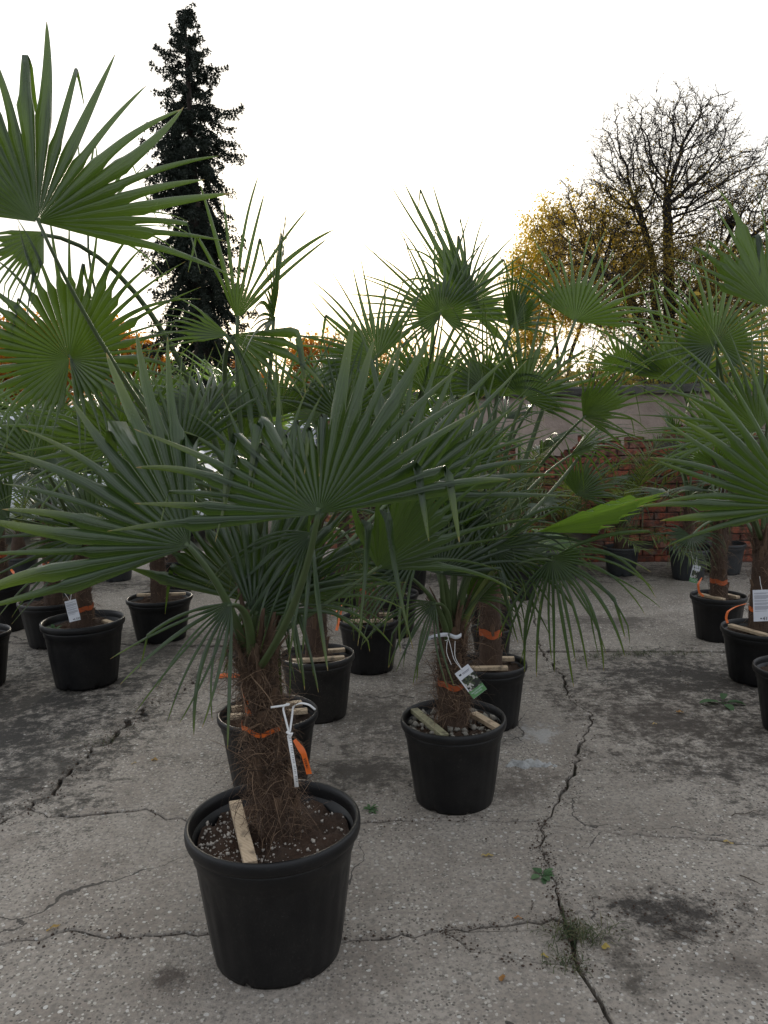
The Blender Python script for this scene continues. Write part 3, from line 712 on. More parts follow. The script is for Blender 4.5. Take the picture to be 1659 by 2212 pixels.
P('R00', 3.35, 7.5, .20, .30, 'grey pot behind the plain dark grey pot by the brick wall', mat=M_POT_G)
P('G1', -3.10, 7.95, .175, .25, 'grey nursery pot in the back row with a bushy green plant', mat=M_POT_G)
P('G2', -2.77, 7.86, .172, .25, 'light grey nursery pot in the back row beside another grey pot', mat=M_POT_G)
P('G3', -3.75, 7.8, .19, .28, 'grey nursery pot at the far end of the back row', mat=M_POT_G)
P('W1', 1.72, 7.45, .20, .28, 'dark grey pot of the feather palm against the bricks', mat=M_POT_G)
P('B1', -1.1, 6.8, .2, .31, 'black pot deep in the shade behind the lone pot')
P('B2', -.35, 6.5, .2, .31, 'black pot in the shaded middle of the palm block')
P('B3', .2, 6.9, .2, .31, 'black pot in the shade before the brick wall')
P('B4', -2.0, 7.2, .2, .31, 'black pot in front of the grey nursery pots')
P('B5', 1.15, 6.6, .2, .31, 'black pot beside the feather palm pot')

def palm(key, H, tr, label, seed, **kw):
    x, y, R, h, root, sz = POTS[key]; dx, dy = kw.pop('off', (0, 0))
    return make_palm(x + dx, y + dy, sz, H, tr, label, seed, **kw)

TOPS = {}
def PL(key, *a, **k): TOPS[key] = palm(key, *a, **k)[1]
PL('P1', .60, .049, 'foremost fan palm with shaggy brown trunk and huge spreading leaves', 1, fibres=3600, bases=26, lean=(-.055, .0), off=(.018, 0), stubs=20, nrand=0, manual=[
    (690, 1110, 1.74, 98, -18, 0, 505, 172, .22, .05, 36, dict(fuse=.52, cup=.06, taper=.62, shrink=.16, bendn=.46, breaks=((5, .5), (6, .56, .85), (8, .58, .84), (10, .56, .82), (12, .58, .84), (7, .66, .72), (9, .64, .70), (11, .62, .72), (20, .55, .9), (21, .62), (2, .75)))),
    (410, 1180, 2.0, 147, -15, 8, 530, 104, .30, .05, 34, dict(fuse=.55, taper=.62, shrink=.16, breaks=((17, .35), (16, .45)))),
    (500, 1300, 1.95, 232, 8, 20, 300, 84, .45, .1, 22, dict(fuse=.18, taper=.4)),
    (555, 1304, 2.25, 90, -12, 0, 335, 150, .2, .08, 34, dict(fuse=.6)),
    (674, 1151, 2.10, 225, 5, 30, 310, 110, .7, .2, 26, dict(fuse=.18, taper=.42)),
    (817, 1229, 2.20, 52, 8, 48, 430, 130, .25, .1, 26, dict(fuse=.36, breaks=((1, .3), (3, .35)))),
    (850, 1075, 2.45, 50, -15, 0, 440, 95, .15, .04, 26, dict(fuse=.5)),
    (548, 1330, 2.1, 60, -15, 0, 300, 110, .5, .1, 24, {}), (600, 1245, 2.2, 262, 5, 24, 270, 100, .6, .2, 24, dict(fuse=.2, taper=.45)), (640, 1300, 2.25, 30, 0, 20, 250, 100, .7, .2, 24, dict(taper=.5))])
PL('P2', .47, .052, 'fan palm with dark trunk, printed picture tag and a lime-lit side leaf', 2, fibres=1800, bases=20, stubs=14, nrand=4, elmin=50, plen=.45, Rr=.40, avoid=(0, -1, .2), manual=[
    (952, 1241, 2.85, 80, -18, 0, 225, 165, .35, .45, 34, dict(bendn=.45, taper=.5, fuse=.4)), (1015, 1215, 3.0, 60, -10, 0, 215, 130, .5, .3, 30, {}),
    (1158, 1150, 2.9, 17, 12, 79, 272, 95, .05, 0, 30, dict(young=1, fuse=.72)),
    (1192, 1205, 2.85, -55, 12, 24, 270, 165, .75, .25, 30, dict(fuse=.2, taper=.45)), (880, 1240, 2.8, 160, 0, 20, 200, 140, .8, .2, 26, {}),
    (1010, 1290, 3.05, 40, 0, 30, 170, 120, .9, .2, 22, {}), (905, 1190, 2.8, 195, 0, 12, 230, 120, .9, .3, 22, dict(taper=.5)), (1065, 1185, 2.9, -15, 0, 12, 230, 120, .9, .3, 22, dict(taper=.5)), (985, 1160, 2.95, 88, -8, 0, 250, 140, .3, .5, 22, dict(bendn=.45, taper=.5)), (940, 1300, 2.85, 225, 5, 20, 190, 100, .8, .2, 22, dict(fuse=.2, taper=.5))])
PL('P3', .80, .066, 'tall fan palm whose long stems carry back-lit leaves high over the others', 3, fibres=500, nrand=3, elmin=45, plen=.8, avoid=(0, -1, .3), manual=[
    (512, 690, 3.1, 80, 0, 25, 300, 66, .12, .12, 20, dict(fuse=.22, taper=.45)), (500, 722, 3.0, -42, 20, 18, 270, 70, .9, .2, 24, dict(fuse=.5, taper=.45)), (495, 725, 3.0, 165, 0, 30, 200, 60, .4, .2, 24, {}),
    (80, 480, 2.40, 97, -6, 40, 520, 190, .25, .08, 42, dict(fuse=.46, taper=.7, shrink=.22, breaks=((22, .72), (14, .8)))),
    (150, 775, 2.85, 98, 0, 0, 330, 340, .35, .14, 44, dict(fuse=.45)), (185, 500, 3.0, 55, -10, 12, 240, 130, .7, .35, 34, {}), (95, 500, 2.9, 225, 0, 20, 240, 100, .4, .2, 30, {}),
    (600, 1120, 2.7, 95, -10, 10, 320, 140, .2, .08, 30, dict(fuse=.5)), (390, 985, 2.8, 110, -10, 0, 280, 160, .2, .1, 32, {}), (250, 960, 3.1, 130, 0, 0, 300, 170, .3, .1, 32, {})])
PL('P4', .72, .060, 'fan palm of the dusty brown-stained pot with leaves against the bright sky', 4, nrand=4, elmin=40, plen=.75, avoid=(0, -1, .3), manual=[
    (816, 775, 3.6, 126, -8, 8, 250, 165, .25, .12, 34, {}), (600, 900, 3.6, 100, 0, 0, 235, 160, .3, .15, 32, {}), (740, 905, 3.5, 80, 0, 0, 225, 160, .3, .15, 32, {}), (520, 960, 3.7, 120, 0, 0, 230, 150, .3, .15, 32, {}), (765, 1180, 3.4, 280, 0, 20, 200, 130, .9, .3, 22, dict(fuse=.2)), (835, 1120, 3.3, 55, 0, 0, 230, 140, .4, .2, 22, {})])
PL('P5', .78, .062, 'fan palm with a star-shaped leaf and an unopened spear leaf against the sky', 5, nrand=6, elmin=25, plen=.75, avoid=(0, -1, .6), manual=[
    (952, 681, 4.1, 95, 0, 0, 240, 285, .15, .08, 36, dict(fuse=.28, taper=.9, shrink=.35)), (1005, 660, 4.5, 68, 0, 20, 215, 220, .7, .4, 34, {}), (1040, 690, 4.6, 116, 0, 30, 360, 26, .03, .2, 9, dict(fuse=.4, taper=.9, shrink=.1)),
    (930, 850, 4.2, 80, 0, 0, 230, 160, .3, .1, 32, {})])
PL('P6', .70, .058, 'fan palm rising from the gravelly pot behind the ribbon-tailed pot', 6, nrand=12, elmin=5, plen=.75, avoid=(0, -1, .9))
PL('P7', .70, .058, 'fan palm with orange band, leaves in front of the brick wall and tree', 7, fibres=420, nrand=3, elmin=45, plen=.7, avoid=(0, -1, .2), manual=[
    (1242, 695, 3.8, 70, -10, 0, 240, 150, .5, .3, 36, {}), (1102, 708, 3.8, 66, 0, 50, 200, 130, .5, .2, 28, {}), (1259, 902, 3.4, 38, 8, 45, 215, 140, .35, .2, 30, {}),
    (1352, 803, 4.2, 95, 0, 0, 140, 180, .3, .2, 32, {}), (1130, 860, 3.6, 60, 0, 10, 230, 170, .3, .1, 32, {}), (1000, 1010, 3.3, 85, -10, 0, 250, 160, .3, .1, 32, {})])
PL('P8', .42, .045, 'short fan palm in the small narrow pot', 8, nrand=8, elmin=10, plen=.45, Rr=.36, ns=26)
PL('P9', .78, .06, 'fan palm at the far end of the middle row near the bricks', 9, nrand=8, elmin=40, plen=.75)
PL('L1', .55, .068, 'fan palm with orange band and hanging white text card above a weedy pot', 10, fibres=480, nrand=5, elmin=35, plen=.55, avoid=(.3, -1, .3), manual=[
    (200, 1149, 4.1, 163, -10, 15, 280, 150, .2, .1, 36, {}), (90, 1000, 3.7, 120, 0, 0, 260, 160, .3, .1, 34, {}), (20, 1120, 3.8, 170, 0, 10, 240, 160, .3, .1, 34, {}), (300, 1080, 4.2, 60, 0, 0, 240, 160, .4, .1, 34, {})])
PL('L2', .75, .062, 'fan palm with a twisted orange ribbon knot on its dark trunk', 11, nrand=10, elmin=20, plen=.7, avoid=(.4, -1, .6))
PL('L3', .75, .065, 'fan palm with reddish trunk beside the one with the ribbon knot', 12, nrand=10, elmin=20, plen=.7)
PL('L4', .72, .062, 'fan palm of the lone pot past the dirt joint', 13, nrand=11, elmin=12, plen=.72, avoid=(.2, -1, .7))
PL('L0', .6, .06, 'fan palm reaching in over the weedy pot from the side', 14, nrand=8, elmin=30, plen=.7, avoid=(0, -1, .2))
PL('R1', .62, .066, 'fan palm with orange band and a large handwritten price card', 15, fibres=480, nrand=5, elmin=35, plen=.7, avoid=(-.6, -1, .2), manual=[
    (1545, 743, 3.8, 95, 0, 0, 240, 300, .15, .06, 40, dict(fuse=.30)), (1468, 831, 4.0, 90, -8, 0, 270, 150, .25, .1, 34, {}), (1560, 960, 3.9, 110, 0, 0, 230, 160, .3, .1, 32, {})])
PL('R2', .62, .058, 'slim-trunked fan palm with orange ribbon and hanging picture tag', 16, nrand=9, elmin=-15, plen=.45, Rr=.38)
PL('R3', .62, .066, 'fan palm with broad ribbed leaf fanning out beside the price-card palm', 17, nrand=0, manual=[
    (1672, 668, 2.6, 122, 0, 14, 300, 78, .45, .4, 30, dict(fuse=.5, bendn=.2)), (1725, 1095, 2.15, 138, -8, 0, 350, 112, .08, .03, 36, dict(fuse=.5, taper=.62, shrink=.16)), (1640, 930, 3.0, 125, 0, 0, 290, 140, .3, .1, 30, {})])
PL('R0', .55, .05, 'fan palm in the plain grey pot at the foot of the wall', 18, nrand=10, elmin=-5, plen=.6, Rr=.42)
PL('R00', .6, .05, 'fan palm squeezed behind the grey pots by the wall', 19, nrand=9, elmin=5, plen=.7, Rr=.45)
PL('B1', .8, .06, 'fan palm in deep shade behind the lone pot palm', 20, nrand=11, elmin=0, plen=.75, stubs=5)
PL('B2', .85, .06, 'fan palm in the shaded heart of the palm block', 21, nrand=11, elmin=0, plen=.8, stubs=5)
PL('B3', .8, .06, 'fan palm standing just before the left end of the brick wall', 22, nrand=11, elmin=0, plen=.75, stubs=5)
PL('B4', .8, .06, 'fan palm in front of the grey nursery pots', 23, nrand=11, elmin=0, plen=.75, stubs=5)
PL('B5', .5, .055, 'low blue-green fan palm before the exposed bricks', 24, nrand=2, elmin=30, plen=.4, Rr=.36, stubs=5, manual=[(1246, 1070, 6.0, 58, 0, 10, 165, 150, .9, .4, 30, {})])

# ------------------------------------------------------------------ battens, ribbons and tags in the pots
def batten(key, a0, a1, label, group=None, w=.034, th=.018, mat=None, rise=(.0, .0), hz=.012):
    """slat across the soil between two points (fractions of the pot radius)"""
    x, y, R, h, root, sz = POTS[key]
    p = np.array([x + a0[0] * R, y + a0[1] * R, sz + hz + rise[0]]); q = np.array([x + a1[0] * R, y + a1[1] * R, sz + hz + rise[1]])
    V, F = box((p + q) / 2, np.linalg.norm(q - p), w, th, q - p, (0, 0, 1), .0015)
    o = add('batten', V, F, mat or M_WOOD, None, base=(p + q) / 2, smooth=False); tag(o, label, 'batten', group or 'wooden battens in the pots'); return o
batten('P1', (-.54, .50), (-.13, -.80), 'single pale spruce batten slanting across the perlite-dotted soil', rise=(.030, .022), w=.036)
batten('P2', (-.72, .52), (-.22, -.72), 'greenish weathered batten lying among the pumice stones', mat=M_WOOD_G, rise=(.022, .016))
batten('P2', (.42, .30), (.80, -.42), 'short pale batten on the other side of the trunk from the greenish one', rise=(.018, .014))
for a0, a1, lb in (((-.78, .30), (-.10, .52), 'pale batten end at the rear left of the pot behind the perlite-dotted one'), ((-.72, -.12), (.78, .10), 'long pale batten crossing the pot behind the perlite-dotted one'), ((.18, .42), (.62, .56), 'short pale batten stub by the white tie in the pot behind the perlite-dotted one')):
    batten('P3', a0, a1, lb, rise=(.02, .02))
for (a0, a1), lb in zip( (((.10, .38), (.72, .50)), ((-.6, -.42), (.74, -.22))), ('short pale batten behind the trunk in the dusty brown-stained pot', 'long pale batten before the trunk in the dusty brown-stained pot')): batten('P4', a0, a1, lb, rise=(.02, .02))
for (a0, a1), lb in zip( (((-.5, .50), (.74, .42)), ((-.80, -.34), (.76, -.34))), ('pale batten behind the trunk in the pot with the ribbon tail', 'pale batten before the trunk in the pot with the ribbon tail')): batten('P5', a0, a1, lb, rise=(.03, .03))
for (a0, a1), lb in zip( (((.05, .40), (.72, .36)), ((-.72, -.42), (.40, -.46))), ('short brown batten behind the trunk next to the pumice-topped pot', 'long brown batten before the trunk next to the pumice-topped pot')): batten('P7', a0, a1, lb, rise=(.025, .025))
for (a0, a1), lb in zip( (((-.55, .5), (.6, .5)), ((-.7, -.3), (.7, -.3))), ('pale batten behind the trunk in the last pot of the middle row', 'pale batten before the trunk in the last pot of the middle row')): batten('P9', a0, a1, lb, rise=(.02, .02))
for (a0, a1), lb in zip( (((-.62, .45), (-.12, -.72)), ((.45, .35), (.85, -.25))), ('soil-dusted pale batten between trunk and ribbon tail in the price-card pot', 'pale batten under the price card')): batten('R1', a0, a1, lb, rise=(.02, .02))
for (a0, a1), lb in zip( (((-.55, .40), (-.05, -.62)), ((.30, .42), (.62, -.30))), ('clean pale batten under the hanging ribbon in its pot', 'clean pale batten on the far side of the slim trunk from the ribbon')): batten('R2', a0, a1, lb, rise=(.02, .02))
for (a0, a1), lb in zip( (((-.6, .3), (.1, .45)), ((.1, -.35), (.7, -.2))), ('rear pale batten in the tall pot by the low wide one', 'front pale batten in the tall pot by the low wide one')): batten('L3', a0, a1, lb, rise=(.02, .02))
for a0, a1 in (((-.75, .2), (.75, .25)),): batten('L4', a0, a1, 'long pale batten crossing the lone pot', rise=(.035, .035))
batten('L1', (.45, .2), (.75, -.1), 'stub of pale batten in the weedy big pot', rise=(.015, .015))

def strip(Pts, wvec, hw, th=.0006):
    """ribbon following points, half width hw along wvec (per point), with real thickness"""
    Pts = np.asarray(Pts, float); n = len(Pts); wv = np.asarray(wvec, float)
    if wv.ndim == 1: wv = np.repeat(wv[None], n, 0)
    T = unit(np.gradient(Pts, axis=0)); wv = unit(wv - T * np.sum(wv * T, 1, keepdims=True)); nn = np.cross(T, wv)
    hw = np.broadcast_to(hw, (n,))[:, None]
    V = np.stack([Pts - wv * hw - nn * th, Pts + wv * hw - nn * th, Pts + wv * hw + nn * th, Pts - wv * hw + nn * th], 1).reshape(-1, 3)
    F = []
    for k in range(n - 1):
        for m in range(4): F.append([k * 4 + m, k * 4 + (m + 1) % 4, k * 4 + 4 + (m + 1) % 4, k * 4 + 4 + m])
    F += [[3, 2, 1, 0], [(n - 1) * 4 + m for m in range(4)]]
    return V, F
def text_mesh(txt, size):
    cu = bpy.data.curves.new('lettering', 'FONT'); cu.body = txt; cu.size = size; cu.align_x = 'CENTER'; cu.align_y = 'CENTER'; cu.extrude = 0.0003; cu.resolution_u = 2
    o = bpy.data.objects.new('lettering', cu); col.objects.link(o)
    bpy.context.view_layer.update(); dg = bpy.context.evaluated_depsgraph_get()
    me = bpy.data.meshes.new_from_object(o.evaluated_get(dg)); V = np.array([v.co[:] for v in me.vertices]); F = [list(p.vertices) for p in me.polygons]
    bpy.data.objects.remove(o); bpy.data.curves.remove(cu); bpy.data.meshes.remove(me)
    return V, F
def put_text(parent, txt, size, c, ax, up, mat):
    V, F = text_mesh(txt, size); ax = unit(ax); up = unit(up - ax * (np.dot(up, ax))); n = np.cross(ax, up)
    W = np.asarray(c) + V[:, :1] * ax + V[:, 1:2] * up + V[:, 2:3] * n
    return add('lettering', W, F, mat, parent, smooth=False)
def ribbon(key, hgt, tr, label, mat=M_RIB, tail=None, text=None, w=.011, tail_w=None):
    """band tied round a trunk, with an optional tail given as world points"""
    x, y, R, h, root, sz = POTS[key]; c = np.array([x, y, sz + hgt])
    lean = TOPS[key] - np.array([x, y, sz]); c = np.array([x, y, sz]) + lean * (hgt / lean[2])
    root = thing('ribbon', label, 'ribbon', c, 'orange ribbons tied to the palms')
    a = np.linspace(0, 2 * math.pi, 41); pts = np.stack([c[0] + tr * np.cos(a), c[1] + tr * np.sin(a), c[2] + .006 * np.sin(a * 2 + 1) + .004 * np.sin(5 * a)], 1)
    V, F = strip(pts, (0, 0, 1), w); add('band', V, F, mat, root, smooth=False)
    for k, tl in enumerate(tail or []):
        tl = np.array(tl); n = len(tl); tt = np.linspace(0, n - 1, 26); P_ = np.stack([np.interp(tt, range(n), tl[:, i]) for i in range(3)], 1)
        for _ in range(3): P_[1:-1] = (P_[:-2] + 2 * P_[1:-1] + P_[2:]) / 4
        f = np.linspace(0, 1, 26); tw = .9 * np.sin(f * 2.3 + k)
        wv = np.stack([np.cos(tw), -.35 + 0 * tw, .4 * np.sin(tw)], 1)
        V, F = strip(P_, wv, (tail_w or w * .8) * (.55 + .45 * np.minimum(1, f * 4)))
        o = add('ribbon_tail', V, F, M_RIB, root, smooth=False)
        if text and k == 0:
            m = 16; d = unit(P_[m + 2] - P_[m - 2]); up = unit(wv[m] - d * (wv[m] @ d)); nn = np.cross(d, up)
            sgn = 1 if nn @ (C_P - P_[m]) > 0 else -1
            put_text(o, text, .012, P_[m] + nn * sgn * .0025, d, up * sgn, M_INK)
    return root
z1 = 2.07
def A3(*pts): return [at(*p) for p in pts]
ribbon('P1', .335, .058, 'orange printed ribbon round the shaggy foremost trunk with a broad tail', tail=[A3((636, 1598, 2.055), (655, 1625, 2.03), (662, 1650, 2.03), (668, 1672, 2.03)), A3((533, 1462, 2.16), (527, 1490, 2.15), (533, 1520, 2.14), (538, 1546, 2.14))], text='VIVAI', w=.0065, tail_w=.0085)
ribbon('P2', .19, .060, 'dirty orange ribbon round the trunk behind the picture tag', mat=M_RIB_D)
ribbon('P5', .22, .057, 'orange ribbon on the battens pot palm with a tail falling over the rim', mat=M_RIB_D, tail=[A3((742, 1305, 4.6), (728, 1320, 4.55), (718, 1330, 4.5)), A3((738, 1318, 4.58), (732, 1340, 4.55), (727, 1362, 4.5))])
ribbon('P7', .20, .056, 'broad orange ribbon round the trunk behind the pumice-topped pot', mat=M_RIB_D, w=.018)
ribbon('L1', .13, .066, 'wide orange ribbon low on the trunk beside the white text card', mat=M_RIB_D, w=.014)
ribbon('L2', .30, .057, 'bright twisted orange ribbon knot on the dark trunk behind the text card', mat=M_RIB_D, tail=[A3((104, 1215, 5.4), (112, 1230, 5.35), (105, 1240, 5.35), (114, 1254, 5.35))], tail_w=.011)
ribbon('L3', .25, .060, 'small orange ribbon on the reddish trunk', mat=M_RIB_D, tail=[A3((22, 1228, 5.8), (30, 1238, 5.7), (33, 1250, 5.7))], tail_w=.009)
ribbon('R1', .15, .064, 'orange ribbon with a kinked tail beside the price card', tail=[A3((1612, 1304, 4.24), (1590, 1310, 4.2), (1572, 1320, 4.18), (1568, 1335, 4.18), (1572, 1346, 4.17))], w=.013, tail_w=.006)
ribbon('R2', .14, .056, 'orange ribbon on the slim trunk with its tail hanging into the pot', mat=M_RIB_D, tail=[A3((1516, 1248, 5.1), (1508, 1262, 5.05), (1510, 1280, 5.05), (1520, 1288, 5.03))], w=.015, tail_w=.007)
ribbon('P9', .20, .057, 'orange ribbon scrap on the palm at the far end of the row', tail=[A3((1062, 1290, 5.35), (1070, 1297, 5.3), (1066, 1303, 5.3))], tail_w=.011)
# scrap of ribbon lying on the ground
g0, g1 = gnd(470, 1466), gnd(520, 1464)
o = add('ribbon', *strip(np.array([g0 + [0, 0, .012], g0 * .7 + g1 * .3 + [0, 0, .020], g0 * .35 + g1 * .65 + [0, 0, .016], g1 + [0, 0, .010]]), (0, .8, .5), .018), M_RIB, None, base=g0)
tag(o, 'orange ribbon scrap printed in black lying flat on the concrete', 'ribbon', 'orange ribbons tied to the palms')
put_text(o, 'VIVAI', .028, (g0 + g1) / 2 + np.array([0, -.018, .026]), g1 - g0, np.array([0, .8, .6]), M_INK)

def strings(root, lines, r=.0012, mat=M_STRING):
    for ln in lines:
        ln = np.array(ln); n = len(ln); tt = np.linspace(0, n - 1, 4 * n); P_ = np.stack([np.interp(tt, range(n), ln[:, i]) for i in range(3)], 1)
        for _ in range(2): P_[1:-1] = (P_[:-2] + 2 * P_[1:-1] + P_[2:]) / 4
        V, F = tube(P_, r, 6); add('string', V, F, mat, root)
def card(label, hub, c, z, wpx, hpx, deg, picture=False, note=None, turn=0.0, string=None, cat='plant tag'):
    """card tag seen near the camera plane; centre c (px), depth z, size in px, deg = direction of its long axis downwards"""
    cc = at(c[0], c[1], z); s = z / FPX; al = rad(deg)
    down = math.cos(al) * C_R + math.sin(al) * C_U; n = unit(-C_F * math.cos(rad(turn)) + C_R * math.sin(rad(turn)))
    down = unit(down - n * (down @ n)); ax = np.cross(-down, n); w, h = wpx * s, hpx * s
    top = cc - down * h / 2
    root = thing('plant_tag', label, cat, cc, 'tags hung on the palms')
    V, F = box(cc, w, h, .0007, ax, n); add('card', V, F, M_WHITE, root, smooth=False)
    def rect(name, u, v, ww, hh, mat, lift=.0008):
        V, F = box(cc + ax * u * w + down * v * h + n * lift, ww * w, hh * h, .0003, ax, n); return add(name, V, F, mat, root, smooth=False)
    if picture:
        rect('picture', .04, .02, .92, .46, M_PHOTO); rect('printed_panel', 0, .36, .998, .27, M_GREENP, .0007)
        rect('printed_logo', -.28, -.36, .16, .055, M_INK); rect('printed_line', .12, -.36, .5, .022, M_INK_G); rect('printed_line', .10, -.325, .42, .014, M_INK_G)
        put_text(root, 'TRACHYCARPUS', w * .115, cc + down * .33 * h + n * .0014, ax, -down, M_WHITE); put_text(root, 'FORTUNEI', w * .115, cc + down * .40 * h + n * .0014, ax, -down, M_WHITE)
    else:
        v = -.40
        for grp in (2, 5, 2, 3, 5, 1):
            for k in range(grp): rect('printed_line', 0 if k < grp - 1 else -.12, v, .86 if k < grp - 1 else .62, .011, M_INK_G); v += .025
            v += .03
        if note: put_text(root, note, w * .26, cc + ax * .22 * w + down * .42 * h + n * .0012, ax, -down, M_INK)
        rect('printed_dot', -.12, .41, .07, .04, M_INK)
    if string: strings(root, [[*A3(*ln), top + down * .06 * h + n * .002] for ln in string])
    return root
card('white tag with palm picture and green printed foot hanging on a white string', None, (1017, 1472), 2.86, 36, 68, -53, True, string=[[(966, 1372, 2.88), (972, 1390, 2.87), (980, 1425, 2.86)], [(983, 1385, 2.89), (982, 1420, 2.87)]])
card('white text card hanging from a looped white string on the weedy pot palm', None, (157, 1319), 4.45, 25, 46, -76, False, note='4 595', string=[[(138, 1262, 4.48), (135, 1275, 4.46), (146, 1290, 4.45)], [(152, 1262, 4.48), (155, 1278, 4.46)]])
card('large white text card with handwritten price 417,- against the trunk', None, (1648, 1308), 4.10, 42, 68, -88, False, note='417,-', string=[[(1641, 1245, 4.14), (1643, 1262, 4.12)]])
card('narrow picture tag hanging on a looped white string by the slim trunk', None, (1501, 1240), 5.02, 17, 38, -105, True, string=[[(1478, 1178, 5.06), (1492, 1190, 5.05), (1496, 1205, 5.04)], [(1507, 1192, 5.05), (1505, 1205, 5.04)]])
card('small blank white tag high among the leaves of the far middle-row palm', None, (1053, 1257), 5.2, 13, 15, -70, False)
# white printed tie on the foremost palm
root = thing('plant_tag', 'long narrow white printed tie knotted round a stem of the foremost palm', 'plant tag', at(625, 1590, 2.02), 'tags hung on the palms')
V, F = strip(A3((624, 1588, 2.02), (631, 1630, 2.015), (637, 1665, 2.015), (641, 1700, 2.015)), C_R, .0052); o = add('band', V, F, M_STRING, root)
for k in range(26):
    f = .07 + k * .033
    if k in (3, 9, 15, 21): continue
    pa = at(624 + 17 * f + 2, 1588 + 112 * f, 2.0135); V, F = box(pa, .0048, .0011, .0004, C_R, -C_F); add('printed_mark', V, F, M_INK, o, smooth=False)
V, F = tube(np.array(A3((620, 1580, 2.012), (625, 1586, 2.008), (630, 1584, 2.010), (627, 1591, 2.012), (621, 1589, 2.012))), .0042, 8); add('knot', V, F, M_STRING, root)
for ln in (((624, 1582, 2.013), (616, 1550, 2.02), (611, 1530, 2.03), (616, 1520, 2.03), (628, 1522, 2.02), (585, 1528, 2.03)), ((626, 1582, 2.013), (631, 1548, 2.02), (633, 1525, 2.02), (650, 1518, 2.01), (668, 1522, 2.0), (681, 1533, 2.0))):
    P_ = np.array(A3(*ln)); tt = np.linspace(0, len(P_) - 1, 30); P_ = np.stack([np.interp(tt, range(len(P_)), P_[:, i]) for i in range(3)], 1)
    for _ in range(3): P_[1:-1] = (P_[:-2] + 2 * P_[1:-1] + P_[2:]) / 4
    V, F = strip(P_, C_U * .6 + C_R, .0026); add('tie_end', V, F, M_STRING, root)
# paper band and slip on the second palm
root = thing('plant_tag', 'white paper band with a knotted string round a stem above the picture tag', 'plant tag', at(985, 1375, 2.9), 'tags hung on the palms')
a = np.linspace(-.4, 3.5, 14); cb = at(984, 1372, 2.93)
V, F = strip(np.stack([cb[0] + .022 * np.cos(a), cb[1] - .022 * np.sin(a), cb[2] + .002 * np.sin(3 * a)], 1), (0, 0, 1), .0075); add('paper_band', V, F, M_WHITE, root)
strings(root, [A3((965, 1372, 2.90), (969, 1376, 2.895), (968, 1382, 2.895), (961, 1384, 2.895)), A3((966, 1384, 2.895), (964, 1410, 2.89), (975, 1436, 2.88))])
root = thing('plant_tag', 'white paper slip sticking out sideways from the second trunk', 'plant tag', at(935, 1375, 2.92), 'tags hung on the palms')
V, F = strip(A3((925, 1380, 2.91), (940, 1374, 2.92), (957, 1371, 2.93), (968, 1371, 2.95)), C_U, .0075); o = add('card', V, F, M_WHITE, root)
V, F = box(at(938, 1378, 2.905), .026, .003, .0005, C_R + .25 * C_U, -C_F); add('printed_line', V, F, M_INK, root, smooth=False)

